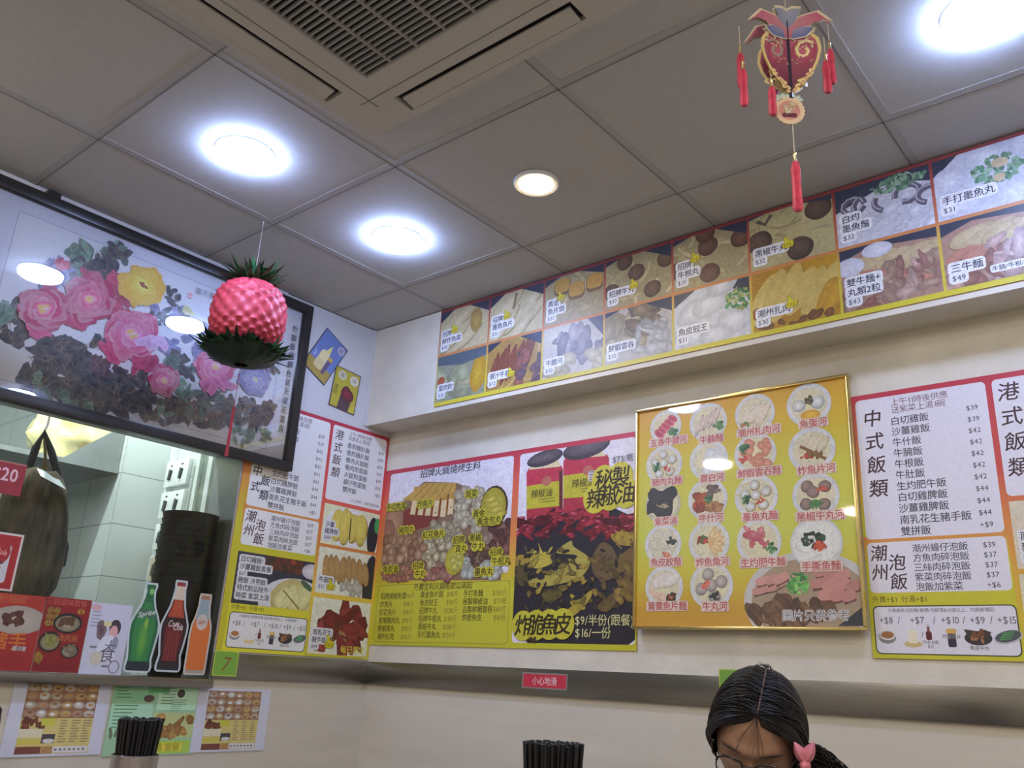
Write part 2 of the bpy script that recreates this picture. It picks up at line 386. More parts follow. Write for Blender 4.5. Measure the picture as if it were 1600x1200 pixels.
def f_bowl(p, u, v, r, kind, rim=(0.74, 0.74, 0.76)):
    p.ell(u, v, r, r*.98, rim, mixc(rim, (.45, .45, .42), .5), n=32)
    s = r*.82
    soup = C(205, 195, 150); p.ell(u, v+.02*r, s, s*.94, soup, mixc(soup, (.6, .58, .5), .5), n=28)
    old = p.clip; s = r*.97; p.clip = (u-s*.95, v-s*.9, u+s*.95, v+s*.9)
    def ring(n, k, a0=0.0): return [(u+s*k*math.cos(a0+6.283*i/n), v+s*k*math.sin(a0+6.283*i/n)) for i in range(n)]
    if kind == 'redslices':
        f_slices(p, [(u-.42*s+.22*s*i, v-.35*s+.2*s*i) for i in range(5)], .34*s, .2*s, -.6, C(160, 50, 62), C(215, 130, 135)); f_greens(p, u+.45*s, v-.4*s, .25*s, .25*s, 12, sz=.16*s)
    elif kind == 'purple':
        f_slices(p, [(u-.5*s+.24*s*i, v-.1*s+.1*s*i) for i in range(5)], .55*s, .1*s, 1.1, C(205, 190, 170), C(110, 60, 100)); f_greens(p, u+.55*s, v-.3*s, .25*s, .3*s, 10, sz=.14*s)
    elif kind == 'whiteslices':
        f_slices(p, [(u-.45*s+.18*s*i, v+.08*s*math.sin(i)) for i in range(6)], .62*s, .15*s, 1.0, C(205, 195, 175), C(165, 140, 110)); f_greens(p, u-.5*s, v-.5*s, .2*s, .12*s, 8, [C(170, 110, 60), C(90, 120, 70)], .12*s)
    elif kind == 'balls':
        f_noodles(p, (u-.6*s, v-.6*s, u+.5*s, v+.5*s), None, [C(210, 190, 120), C(190, 165, 95)], 8, .05)
        for q in ring(5, .52, .4): f_ball(p, q[0], q[1], .25*s, C(215, 212, 205), dark=C(150, 135, 95))
        f_ball(p, u, v+.05*s, .24*s, C(215, 212, 205), dark=C(150, 135, 95)); f_greens(p, u-.45*s, v-.1*s, .2*s, .2*s, 10, sz=.13*s); f_greens(p, u+.2*s, v-.25*s, .16*s, .16*s, 6, [C(175, 80, 50)], .1*s)
    elif kind == 'white':
        for i in range(14): p.ell(u+R(-.6, .6)*s, v+R(-.55, .55)*s, .3*s*R(.7, 1.2), .2*s, jit(C(212, 212, 212), .05), C(180, 182, 182), ang=R(0, 3), n=12, rough=.15)
    elif kind == 'shrimp':
        for i in range(16): p.ell(u+R(-.5, .65)*s, v+R(-.6, .55)*s, .28*s, .2*s, jit(C(205, 150, 120), .1), C(175, 110, 85), ang=R(0, 3), n=12, rough=.15)
        f_greens(p, u-.55*s, v+.3*s, .22*s, .25*s, 10, sz=.14*s); f_greens(p, u-.6*s, v-.2*s, .15*s, .15*s, 6, [C(170, 70, 60)], .14*s)
    elif kind == 'fried':
        f_slices(p, [(u-.3*s+.25*s*i, v+.28*s-.04*s*i) for i in range(4)], .5*s, .16*s, 1.0, C(205, 195, 165), C(165, 145, 105)); f_greens(p, u-.1*s, v-.25*s, .5*s, .14*s, 14, [C(110, 85, 45), C(80, 90, 45), C(150, 60, 45)], .14*s)
        p.line([(u-.5*s, v+.2*s), (u, v-.1*s), (u+.6*s, v-.5*s)], .14*s, C(125, 90, 50))
    elif kind == 'seaweed':
        for i in range(10): p.ell(u+R(-.5, .5)*s, v+R(-.3, .4)*s, .6*s, .42*s, jit(C(38, 38, 42), .2), C(26, 26, 30), ang=R(0, 3), rough=.3, n=14)
        f_greens(p, u, v-.1*s, .35*s, .14*s, 14, [C(150, 135, 100), C(110, 95, 70)], .1*s)
    elif kind == 'offal':
        f_blobs(p, (u-.7*s, v-.5*s, u-.1*s, v+.3*s), [C(175, 85, 50), C(150, 70, 45)], 12, .28*s); f_blobs(p, (u, v-.6*s, u+.6*s, v-.1*s), [C(190, 140, 90), C(160, 105, 65)], 10, .26*s)
        f_blobs(p, (u, v+.1*s, u+.5*s, v+.6*s), [C(110, 95, 90), C(130, 110, 100)], 8, .24*s); f_greens(p, u+.05*s, v, .18*s, .2*s, 8, sz=.12*s)
    elif kind == 'beefballs':
        for q in ring(4, .55, .7)+[(u-.1*s, v+.15*s)]: f_ball(p, q[0], q[1], .27*s, C(150, 125, 115))
        f_greens(p, u, v-.35*s, .25*s, .2*s, 14, [C(80, 130, 70), C(60, 110, 60)], .12*s); f_greens(p, u+.3*s, v+.25*s, .2*s, .12*s, 8, [C(180, 80, 60)], .1*s)
    elif kind == 'dumpling':
        for q in ring(6, .55)+[(u, v)]:
            p.ell(q[0], q[1], .3*s, .26*s, C(212, 208, 195), C(170, 165, 140), rough=.1, n=16); p.ell(q[0], q[1], .12*s, .1*s, C(190, 180, 150), n=10)
        f_greens(p, u+.5*s, v+.1*s, .2*s, .2*s, 10, [C(45, 60, 50)], .12*s); f_greens(p, u+.15*s, v-.55*s, .2*s, .1*s, 8, [C(190, 100, 60)], .1*s)
    elif kind == 'fanned':
        for i in range(6):
            a = -1.0+i*.42; p.ell(u+.4*s*math.cos(a), v+.4*s*math.sin(a), .4*s, .13*s, C(215, 195, 150), C(190, 150, 95), ang=a, n=14)
        f_greens(p, u-.3*s, v+.05*s, .25*s, .25*s, 14, [C(110, 60, 40), C(80, 110, 60), C(165, 60, 45)], .14*s)
    elif kind == 'pink':
        f_blobs(p, (u-.6*s, v-.4*s, u+.4*s, v+.6*s), [C(205, 100, 110), C(190, 80, 100), C(215, 130, 130)], 26, .18*s); f_greens(p, u+.55*s, v-.3*s, .22*s, .22*s, 10, sz=.13*s)
    elif kind == 'fishnoodle':
        p.ell(u, v, s*.95, s*.9, C(205, 205, 195)); f_noodles(p, (u-.5*s, v-.5*s, u+.5*s, v+.5*s), None, [C(215, 215, 208), C(190, 190, 175)], 14, .06)
        f_greens(p, u-.1*s, v+.15*s, .42*s, .28*s, 20, [C(50, 70, 50), C(40, 45, 40)], .13*s); f_greens(p, u+.1*s, v-.15*s, .2*s, .15*s, 10, [C(185, 80, 55)], .13*s)
    elif kind == 'egg':
        f_ball(p, u-.45*s, v, .3*s, C(215, 212, 205)); f_ball(p, u+.4*s, v+.05*s, .32*s, C(215, 212, 205)); p.ell(u+.05*s, v-.5*s, .45*s, .25*s, C(215, 170, 60), C(190, 140, 50)); f_greens(p, u+.05*s, v+.2*s, .22*s, .2*s, 14, [C(60, 60, 50), C(90, 90, 60)], .12*s)
    elif kind == 'fishslice':
        f_slices(p, [(u-.1*s+.15*s*i, v+.3*s+.02*s*i) for i in range(4)], .55*s, .3*s, .4, C(212, 205, 195), C(180, 165, 140))
        f_slices(p, [(u-.5*s+.2*s*i, v-.35*s-.06*s*i) for i in range(4)], .38*s, .1*s, -.8, C(215, 190, 170), C(185, 120, 90)); f_greens(p, u+.4*s, v-.45*s, .28*s, .2*s, 12, [C(70, 60, 45), C(165, 80, 50)], .12*s)
    elif kind == 'beefball2':
        for q in ring(4, .5, .3)+[(u, v)]: f_ball(p, q[0], q[1], .28*s, C(180, 170, 160))
        f_greens(p, u-.2*s, v, .2*s, .2*s, 8, [C(190, 100, 80)], .12*s); f_greens(p, u+.2*s, v-.45*s, .3*s, .15*s, 10, [C(50, 60, 50)], .12*s)
    p.clip = old
# ------------------------------------------------------------------ materials of the room
m_wall = mat('cream_paint', (0.66, 0.62, 0.53), 0.55, var=0.07, scale=9, bump=0.35, bscale=38)
m_lower = mat('cream_laminate', (0.60, 0.56, 0.48), 0.4, var=0.05, scale=3, stretch=(1, 1, 6))
m_white = mat('white_paint', (0.58, 0.58, 0.60), 0.5, var=0.03)
m_tile = mat('ceiling_board', (0.50, 0.49, 0.48), 0.75, var=0.03, scale=40)
m_bar = mat('ceiling_bar', (0.42, 0.41, 0.40), 0.5, var=0.03)
m_barshade = mat('ceiling_bar_shade', (0.24, 0.23, 0.23), 0.8)  # shade line beside the ceiling bars, put into the colour
m_steel = mat('brushed_steel', (0.31, 0.30, 0.29), 0.26, 1.0, var=0.10, scale=60, stretch=(0.15, 0.15, 6))
m_dsteel = mat('dull_steel', (0.42, 0.44, 0.45), 0.42, 0.7, var=0.12, scale=5)
m_floor = mat('floor_tile', (0.26, 0.24, 0.21), 0.35, var=0.1)
m_print = print_mat('printed_sheet', 0.42)
m_gloss = print_mat('glossy_print', 0.5, 0.55); m_photo = print_mat('printed_photo', 0.42, 0, True); m_gphoto = print_mat('glossy_photo', 0.5, 0.55, True)
m_paper = print_mat('printed_paper', 0.6)
m_black = mat('black_plastic', (0.018, 0.018, 0.02), 0.42, var=0.2)

# ------------------------------------------------------------------ the room
XR, YF = 4.7, -4.6
b = MB(); b.box((-2.3, YF, -0.1), (XR, 0.15, 0)); struct('floor', b, m_floor)
b = MB(); b.box((0, YF, ZC+0.004), (XR, 0.15, ZC+0.10)); b.cur = 1
gx = [0.433+0.6*i for i in range(8)]; gy = [-4.586+0.6*i for i in range(8)]
for x in gx: b.box((x-0.011, YF, ZC+0.0028), (x+0.011, 0, ZC+0.01))
for y in gy:
    for x0, x1 in zip([0]+gx, gx+[XR]): b.box((x0+0.011 if x0 else 0, y-0.011, ZC+0.0028), (x1-0.011, y+0.011, ZC+0.01))
b.cur = 2  # dark strips painted as the shadow on one side of each bar
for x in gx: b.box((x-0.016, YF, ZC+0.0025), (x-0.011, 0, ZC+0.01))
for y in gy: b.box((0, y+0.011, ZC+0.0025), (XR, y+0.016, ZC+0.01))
struct('ceiling', b, [m_tile, m_bar, m_barshade], smooth=False)
b = MB(); b.box((-2.3, 0, 1.18), (XR, 0.15, ZC)); b.cur = 1; b.box((-2.3, 0, 0), (XR, 0.15, 1.18)); struct('wall_back', b, [m_wall, m_lower], smooth=False)
BH = -0.135
b = MB(); b.box((0, BH, 2.172), (XR, 0, ZC)); struct('trim_1', b, m_wall, smooth=False)       # the bulkhead along the back wall
b = MB(); b.box((XR, YF, 0), (XR+0.12, 0.15, ZC)); struct('wall_right', b, m_wall)
b = MB(); b.box((-0.2, YF-0.12, 0), (XR, YF, ZC)); struct('wall_front', b, m_wall)
OY, OZ0, OZ1, OE = -0.688, 1.118, 1.935, -3.2     # serving window in the left wall
b = MB(); b.box((-0.18, OY, 1.19), (0, 0, ZC)); b.box((-0.18, OE, OZ1), (0, OY, ZC)); b.box((-0.18, YF, 1.19), (0, OE, ZC))
b.cur = 1; b.box((-0.18, OY, 0), (0, 0, 1.19)); b.box((-0.18, OE, 0), (0, OY, OZ0)); b.box((-0.18, YF, 0), (0, OE, 1.19))
struct('wall_left', b, [m_white, m_lower], smooth=False)
b = MB(); b.box((0.0, BH-0.016, 2.172), (0.006, BH, ZC)); struct('trim_2', b, m_white)
b = MB(); b.box((0, -0.012, 1.150), (XR, 0, 1.2335)); struct('trim_3', b, m_steel, bevel=0.0015)
b = MB(); b.box((0, OY, 1.150), (0.012, -0.012, 1.2335)); b.box((0.012, -0.016, 1.150), (0.0155, -0.0125, 1.2335)); struct('trim_4', b, m_steel, bevel=0.001)
b = MB(); b.box((-0.18, OE, OZ0), (0.028, OY, 1.148)); struct('trim_5', b, m_steel, bevel=0.003)                  # steel ledge of the serving window
b = MB(); b.box((-0.18, OY-0.004, 1.148), (-0.0, OY, OZ1)); struct('trim_6', b, m_dsteel)                          # steel lined jamb
b = MB(); b.box((-0.006, OE, 1.148), (0.0, OY-0.004, OZ1))
struct('window_1', b, thin_glass('window_glass', (0.95, 0.98, 0.97), 0.0, 0.35))

# ------------------------------------------------------------------ kitchen behind the glass
m_ktile = bpy.data.materials.new('kitchen_tile'); m_ktile.use_nodes = True
_N = m_ktile.node_tree.nodes; _L = m_ktile.node_tree.links; _b = _N['Principled BSDF']; _b.inputs['Roughness'].default_value = 0.25
def tile_mat():
    tc = _N.new('ShaderNodeTexCoord'); sp = _N.new('ShaderNodeSeparateXYZ'); _L.new(tc.outputs['Object'], sp.inputs[0])
    ad = _N.new('ShaderNodeMath'); ad.operation = 'ADD'; _L.new(sp.outputs[0], ad.inputs[0]); _L.new(sp.outputs[1], ad.inputs[1])
    cb = _N.new('ShaderNodeCombineXYZ'); _L.new(ad.outputs[0], cb.inputs[0]); _L.new(sp.outputs[2], cb.inputs[1])
    br = _N.new('ShaderNodeTexBrick'); br.offset = 0; br.inputs['Scale'].default_value = 1; br.inputs['Mortar Size'].default_value = 0.0022
    br.inputs['Brick Width'].default_value = 0.25; br.inputs['Row Height'].default_value = 0.20; br.inputs['Mortar Smooth'].default_value = 0.2
    br.inputs['Color1'].default_value = (0.62, 0.67, 0.66, 1); br.inputs['Color2'].default_value = (0.59, 0.64, 0.63, 1); br.inputs['Mortar'].default_value = (0.26, 0.30, 0.29, 1)
    _L.new(cb.outputs[0], br.inputs['Vector']); _L.new(br.outputs[0], _b.inputs['Base Color'])
tile_mat()
PX, PY = -0.60, -0.842                              # convex tiled corner of the kitchen pier
ez = at(180, 818, 0, PX).z
b = MB(); b.box((-2.2, PY, 0.0), (PX, -0.655, ZC)); b.box((PX-0.3, -0.655, 0.0), (-0.18, -0.60, ZC)); o = struct('wall_kitchen', b, m_ktile, smooth=False, loc=(PX-0.005, PY+0.003, ez-1.6))
b = MB(); b.box((-2.3, YF, 0.0), (-2.2, -0.60, ZC)); struct('wall_end', b, m_ktile, smooth=False)
b = MB(); b.box((-2.2, YF, ZC), (0, -0.60, ZC+0.08)); struct('trim_7', b, m_white)
m_strip = mat('white_metal', (0.75, 0.80, 0.78), 0.3, 0.2); m_green = mat('greenish_metal', (0.30, 0.36, 0.31), 0.35, 0.5)
b = MB()
for x0, x1, m in ((-0.385, -0.345, 1), (-0.345, -0.322, 0), (-0.322, -0.262, 1), (-0.262, -0.232, 0), (-0.232, -0.185, 1)):
    b.cur = m; b.box((x0, -0.655-(0.02 if m == 0 else 0.006), 1.0), (x1, -0.655, 2.4 if m == 0 or x0 > -.36 else 1.93))
struct('trim_8', b, [m_strip, m_green], smooth=False)
b = MB(); b.box((-0.42, -2.0, 2.53), (-0.38, -0.85, ZC)); b.cur = 1
b.tube([(-0.40, -1.95, 2.515), (-0.40, -0.9, 2.515)], 0.015, 12)
o = b.build('fluorescent_lamp', [m_white, mat('tube_glow', (0.9, 0.95, 0.92), 0.5, emit=(0.92, 1.0, 0.97), estr=TUBE)])
tag(o, 'fluorescent tube lamp on the kitchen ceiling behind the serving window', 'lamp')

# switch plates on the kitchen end wall: six, each with two dark rockers
def switch_plate(i):
    m_pl = mat('plate_white', (0.80, 0.84, 0.83), 0.35); m_rk = mat('rocker_dark', (0.05, 0.06, 0.06), 0.4); m_tan = mat('plate_tan', (0.62, 0.52, 0.42), 0.5)
    z = at(262, 743, 1, -0.665).z - 0.126*i; x0, x1 = -0.575, -0.405; y = -0.655
    if i == 0: tb = MB(); tb.box((x0, y-0.020, z-0.052), (x1, y, z+0.052)); o = tb.build('switch_plate', m_pl, bevel=0.004, loc=((x0+x1)/2, y, z-0.052))
    else: tb = MB(); tb.box((x0, y-0.020, z-0.052), (x1, y, z+0.052)); o = tb.build('switch_plate', m_pl, bevel=0.004, loc=((x0+x1)/2, y, z-0.052))
    nm = ['topmost', 'second from the top', 'third from the top', 'fourth from the top', 'fifth from the top', 'lowest, behind the green bottle sticker'][i]
    tag(o, 'white kitchen switch plate beside the dark bowls, '+nm, 'switch', 'switch plates in a column on the kitchen wall')
    for k in (0, 1):
        xc = x0+0.045+0.08*k
        if i in (3, 4) and k == (0 if i == 3 else 1):
            q = MB(); q.box((xc-0.034, y-0.0225, z-0.046), (xc+0.034, y-0.020, z+0.046)); q.build('cover', m_tan, o)
        q = MB(); q.prism([(xc-0.010, y-0.020, z-0.026), (xc+0.003, y-0.020, z-0.028), (xc+0.012, y-0.020, z+0.012), (xc-0.004, y-0.020, z+0.018)], (0, -0.008, 0)); q.build('rocker', m_rk, o)
        q = MB(); q.box((xc-0.006, y-0.022, z+0.030), (xc+0.006, y-0.020, z+0.036)); q.build('mark', m_rk, o)
for i in range(6): switch_plate(i)

# the stack of bowls: every bowl is a bowl
m_bowl = mat('black_melamine', (0.013, 0.013, 0.017), 0.45, var=0.3)
def bowl_mb():
    b = MB(); b.lathe([(0.052, 0.0), (0.056, 0.010), (0.074, 0.020), (0.091, 0.037), (0.0955, 0.057), (0.0972, 0.060), (0.094, 0.060), (0.087, 0.040), (0.064, 0.0185), (0.02, 0.013)], n=40); return b
bc = (-0.112, -0.791)
bz0 = 1.135
top_z = 1.700; nb = 23; step = (top_z-0.060-bz0-0.02)/(nb-1)
bowl = None
b = MB(); b.box((-0.34, -0.93, bz0-0.03), (-0.182, -0.70, bz0)); 
for i in range(nb):
    if bowl is None: bowl = bowl_mb().build('bowl', m_bowl, loc=(0, 0, 0)); o = bowl
    else: o = bowl.copy(); col.objects.link(o)
    o.location = (bc[0]+random.uniform(-.0008, .0008)-0.0007*i*0, bc[1]+random.uniform(-.0008, .0008), bz0+0.0135+step*i)
    if i == nb-1: lb = 'black bowl on top of the tall stack behind the glass'
    elif i == 0: lb = 'black bowl at the bottom of the tall stack behind the glass'
    else: lb = 'black bowl in the tall stack behind the glass, between its top and bottom bowls'
    tag(o, lb, 'bowl', 'stacked black bowls behind the serving window')

# steel shelf on the pier with a bag of yellow noodles, a sack hung from a hook
m_shelf = mat('shelf_steel', (0.36, 0.38, 0.38), 0.4, 0.75, var=0.15)
sh = empty('kitchen_shelf', (-0.85, -0.98, 1.80)); tag(sh, 'grey steel shelf on the tiled kitchen wall behind the glass', 'shelf')
def sv(px, py, x): return at(px, py, 0, x)
A0 = sv(186, 738, -0.62); A1 = sv(196, 694, -0.62)
b = MB(); b.box((-1.5, -1.30, A0.z-0.006), (-0.62, -0.846, A0.z+0.012)); b.box((-1.5, -1.304, A0.z-0.022), (-0.62, -1.30, A0.z+0.03)); b.build('board', m_shelf, sh)
b = MB(); b.prism([(-0.64, -0.846, A0.z+0.012), (-0.64, -0.846, A0.z+0.20), (-0.64, -1.06, A0.z+0.012)], (0.012, 0, 0)); b.build('bracket', m_shelf, sh)
b = MB(); b.prism([(-1.45, -0.846, A0.z+0.012), (-1.45, -0.846, A0.z+0.20), (-1.45, -1.06, A0.z+0.012)], (0.012, 0, 0)); b.build('bracket', m_shelf, sh)
m_bag = mat('yellow_bag', (0.78, 0.66, 0.33), 0.25, var=0.35, scale=9, bump=0.8, bscale=14, coat=0.4)
def lumpy(name, c, rad, m, lab, cat, seed, squash=0.0, kn=3.0, am=.16):
    P = []
    for i in range(25):
        row = []; t = PI*i/24
        for j in range(40):
            a = 2*PI*j/40; d = Vector((math.sin(t)*math.cos(a), math.sin(t)*math.sin(a), math.cos(t)))
            k = 1+am*mnoise.noise(d*kn+Vector((seed, 0, 0)))+am*.5*mnoise.noise(d*kn*3+Vector((seed, 3, 0)))
            row.append((c[0]+rad[0]*d.x*k, c[1]+rad[1]*d.y*k, max(c[2]-rad[2]*(1-squash), c[2]+rad[2]*d.z*k)))
        P.append(row)
    b = MB(); b.grid(P, True); o = b.build(name, m); tag(o, lab, cat); return o
q = sv(120, 700, -0.80)
lumpy('noodle_bag', (-0.82, q.y+.005, A0.z+0.014+0.125), (0.15, 0.185, 0.165), m_bag, 'yellow plastic bag of noodles lying on the steel kitchen shelf', 'bag', 4.0, 0.24)
m_sack = mat('dark_sack', (0.085, 0.062, 0.036), 0.85, var=0.75, scale=34, bump=1.0, bscale=60, stretch=(1, 1, 0.3))
m_strap = mat('black_strap', (0.016, 0.016, 0.024), 0.6, var=0.2)
XS = -0.26
def ss(px, py): return at(px, py, 0, XS)
sk = empty('sack', tuple(ss(52, 900)-Vector((0, 0, 0.02)))); tag(sk, 'dark brown woven sack hanging by black straps behind the glass', 'sack')
rows = [(735, 40, 86), (745, 22, 96), (765, 8, 103), (800, -6, 106), (840, -14, 104), (880, -22, 97), (915, -26, 86), (935, -20, 72), (940, 10, 50)]
P = []
for k, (py, xa, xb) in enumerate(rows):
    a, c2 = ss(xa, py), ss(xb, py); mid = (a+c2)/2; h = (c2.y-a.y)/2; dep = min(h*.62, .10); row = []
    for j in range(36):
        an = 2*PI*j/36; w_ = 1+.06*math.sin(3*an+k*.5)+.05*math.sin(7*an+k)
        row.append((XS+dep*w_*math.sin(an), mid.y+h*w_*math.cos(an), mid.z+0.006*math.sin(4*an)))
    P.append(row)
b = MB(); b.grid(P, True); b.add([P[0][j] for j in range(36)], [tuple(range(36))]); b.add([P[-1][j] for j in range(36)], [tuple(range(36))]); b.build('body', m_sack, sk)
b = MB(); pk = ss(69, 676)
b.tube([ss(34, 790), ss(44, 735), ss(56, 700), pk, ss(80, 705), ss(90, 738), ss(95, 775), ss(97, 800)], [.010, .012, .013, .013, .013, .013, .016, .012], 8, flat=.5, up=(1, 0, 0)); b.build('strap', m_strap, sk)
b = MB(); b.tube([ss(97, 770), ss(99, 790), ss(97, 830), ss(101, 855), ss(99, 885)], [.018, .016, .010, .014, .006], 8); b.build('loose_strap', m_strap, sk)
b = MB(); b.tube([pk, ss(71, 715), ss(70, 735)], [.004, .005, .008], 8); b.build('cord', mat('brown_cord', (0.16, 0.11, 0.05), 0.7), sk)
b = MB(); b.grid([[(XS+0.05+.01*math.sin(j), y_, z_) for j, (y_, z_) in enumerate([(ss(47+6*j, 737+3*j).y, ss(47+6*j, 737+3*j).z+.006) for j in range(7)])], [(XS+0.085, ss(46+6.5*j, 748+3.4*j).y, ss(46+6.5*j, 748+3.4*j).z) for j in range(7)]]); b.build('lining', mat('bag_lining', (0.30, 0.32, 0.36), 0.3), sk)
b = MB(); b.tube([(XS-.01, pk.y, pk.z-0.006), (XS-.012, pk.y+.01, pk.z+0.03), (XS-.012, pk.y, ZC)], 0.004, 8); o = b.build('hook', m_dsteel); tag(o, 'thin steel hook rod that carries the dark sack', 'hook')
# ------------------------------------------------------------------ downlights and air conditioner
m_trim = mat('lamp_trim', (0.75, 0.76, 0.78), 0.35); m_lampw = mat('lamp_housing', (0.72, 0.70, 0.66), 0.3)
m_lc = mat('lamp_glow_cool', (0.9, 0.9, 0.9), 0.5, emit=COOL, estr=LAMP)
m_lw = mat('lamp_glow_warm', (0.9, 0.9, 0.9), 0.5, emit=WARM, estr=LAMP_WARM)
m_ln = mat('lamp_glow_neutral', (0.9, 0.9, 0.9), 0.5, emit=NEUT, estr=LAMP*1.05)
def downlight(x, y, label, warm=False, glow=None):
    t = empty('downlight', (x, y, ZC)); tag(t, label, 'ceiling light', 'round downlights in the ceiling')
    if warm:
        b = MB(); b.lathe([(0.0685, 0.003), (0.0685, -0.004), (0.064, -0.008), (0.054, -0.006), (0.052, 0.004)], n=40, cap=False); b.build('housing', m_lampw, t, local=True)
        b = MB(); b.lathe([(0.052, 0.002), (0.046, -0.004), (0.03, -0.007), (0.001, -0.008)], n=36, cap=False); b.build('diffuser', m_lw, t, local=True)
    else:
        b = MB(); b.lathe([(0.085, 0.003), (0.085, -0.0015), (0.082, -0.003), (0.080, -0.002), (0.079, 0.003)], n=40, cap=False); b.build('trim_ring', m_trim, t, local=True)
        b = MB(); b.lathe([(0.080, -0.002), (0.080, -0.015), (0.072, -0.0215), (0.045, -0.0255), (0.001, -0.026)], n=36, cap=False); b.build('diffuser', glow or m_lc, t, local=True)
    return t
for px, lb, wm in (((383, 240), 'bright round white downlight closest to the peony picture and the air conditioner', False),
                   ((620, 373), 'bright round white downlight in the tile nearest the corner of the room', False),
                   ((838, 286), 'small warm downlight with a visible round housing, above the chilli oil poster', True),
                   ((1537, 20), 'large glaring downlight at the upper right corner of the photo', False)):
    p = at(px[0], px[1], 2, ZC); downlight(p.x, p.y, lb, wm)
for x, y in ((0.40, -2.28), (2.533, -1.886), (2.533, -3.086), (3.733, -1.286), (3.733, -2.486), (0.733, -3.686), (3.133, -3.686)):
    downlight(x, y, 'round white downlight in the ceiling behind the camera', False, m_ln)

m_ac = mat('ac_plastic', (0.55, 0.53, 0.50), 0.4, var=0.03); m_acd = mat('ac_dark', (0.02, 0.02, 0.025), 0.5); m_acg = mat('ac_grille', (0.34, 0.33, 0.33), 0.5)
ax, ay, ah, az = 1.565, -1.590, 0.452, ZC-0.030
ac = empty('air_conditioner', (ax, ay, az)); tag(ac, 'square ceiling cassette air conditioner with slatted intake grille', 'air conditioner')
gh, so, si, sl = 0.270, 0.428, 0.366, 0.275       # grille half size, slot outer / inner offset, slot half length
b = MB()
def slab(u0, v0, u1, v1, z0=0.0, z1=0.022): b.box((ax+u0, ay+v0, az+z0), (ax+u1, ay+v1, az+z1))
for sgn in (1, -1):
    lo, hi = sorted((sgn*si, sgn*gh)); slab(-si, lo, si, hi) if True else None
    slab(lo, -gh, hi, gh)
    lo, hi = sorted((sgn*so, sgn*si)); slab(-si, lo, -sl, hi); slab(sl, lo, si, hi); slab(lo, -si, hi, -sl); slab(lo, sl, hi, si)
    lo, hi = sorted((sgn*ah, sgn*so)); slab(-ah, lo, ah, hi); slab(lo, -so, hi, so)
    for s2 in (1, -1):
        a, c = sorted((sgn*so, sgn*si)); d, e = sorted((s2*so, s2*si)); slab(a, d, c, e)
b.frust((ax, ay, az+0.022), (ah, ah), (ax, ay, az+0.034), (ah+0.028, ah+0.028))
b.build('panel', m_ac, ac, bevel=0.0)
b = MB(); 
for s1 in (1, -1):
    b.box((ax-si, ay+s1*0.335-0.0012, az-0.0008), (ax+si, ay+s1*0.335+0.0012, az)); b.box((ax+s1*0.335-0.0012, ay-si, az-0.0008), (ax+s1*0.335+0.0012, ay+si, az))
b.build('panel_seam', mat('seam_dark', (0.2, 0.19, 0.18), 0.7), ac)  # dark lines of the panel seams
b = MB(); b.box((ax-gh, ay-gh, az+0.012), (ax+gh, ay+gh, az+0.020)); 
b.cur = 1; n = 34
for i in range(n+1):
    y = ay-gh+2*gh*i/n; b.box((ax-gh, y-0.0028, az-0.001), (ax+gh, y+0.0028, az+0.008))
for i in range(7):
    x = ax-gh+2*gh*i/6; b.box((x-0.0035, ay-gh, az-0.0015), (x+0.0035, ay+gh, az+0.006))
b.build('intake_grille', [m_acd, m_acg], ac, smooth=False)
for sgn in (1, -1):
    for hor in (0, 1):
        c0 = (so+si)/2*sgn
        q = MB(); q.cur = 0
        def bx(u0, u1, v0, v1, z0, z1): q.box((ax+u0, ay+v0, az+z0), (ax+u1, ay+v1, az+z1)) if hor else q.box((ax+v0, ay+u0, az+z0), (ax+v1, ay+u1, az+z1))
        lo, hi = sorted((sgn*so, sgn*si)); bx(-sl, sl, lo, hi, 0.014, 0.0215)
        q.cur = 1; i0 = si*sgn+sgn*0.017; i1 = so*sgn-sgn*0.004; lo, hi = sorted((i0, i1)); 
        prof = [(-sl+.013, i0, .004), (sl-.013, i0, .004), (sl-.013, i1, -.003), (-sl+.013, i1, -.003)]
        pts = [((ax+u, ay+v, az+z) if hor else (ax+v, ay+u, az+z)) for u, v, z in prof]; q.prism(pts, (0, 0, 0.005))
        q.build('louvre', [m_acd, m_ac], ac, smooth=False)

# ------------------------------------------------------------------ the peony picture
KP = 2.0
y0, y1, z0, z1 = -2.05, -0.498, 1.896, 2.575
m_frame = mat('black_lacquer', (0.020, 0.018, 0.018), 0.3, var=0.2)
pic = empty('framed_painting', (0, (y0+y1)/2, z0)); tag(pic, 'wide black framed ink painting of peonies high on the left wall', 'picture')
fw = 0.036
b = MB()
b.box((0.009, y0, z0), (0.040, y1, z0+fw)); b.box((0.009, y0, z1-fw), (0.040, y1, z1)); b.box((0.009, y0, z0+fw), (0.040, y0+fw, z1-fw)); b.box((0.009, y1-fw, z0+fw), (0.040, y1, z1-fw))
b.build('frame', m_frame, pic, bevel=0.003)
b = MB(); b.box((0.0, at(80, 305, 0, 0).y-.02, z1), (0.03, at(80, 305, 0, 0).y+.02, z1+.022)); b.build('hanger', m_frame, pic)
p = left_plane(0.016); p.step = 3.5e-6
paper = C(165, 166, 178); a0, a1, b0, b1 = y0+fw, y1-fw, z0+fw, z1-fw
p.backing(a0, b0, a1, b1, 0.006, paper); p.rect(a0, b0, a1, b1, paper)
il, it = p.P(30, 328); ir = p.P(436, 560)[0]; ib = p.P(40, 603)[1]
p.rect(il, ib, ir, it, C(170, 171, 182)); p.frame(il, ib, ir, it, 0.003, C(135, 138, 152))
iu0, iu1 = p.P(440, 560)[0], p.P(467, 560)[0]; p.rect(iu0, b0+.03, iu1, b1-.03, C(172, 170, 172))
S = 0.00262
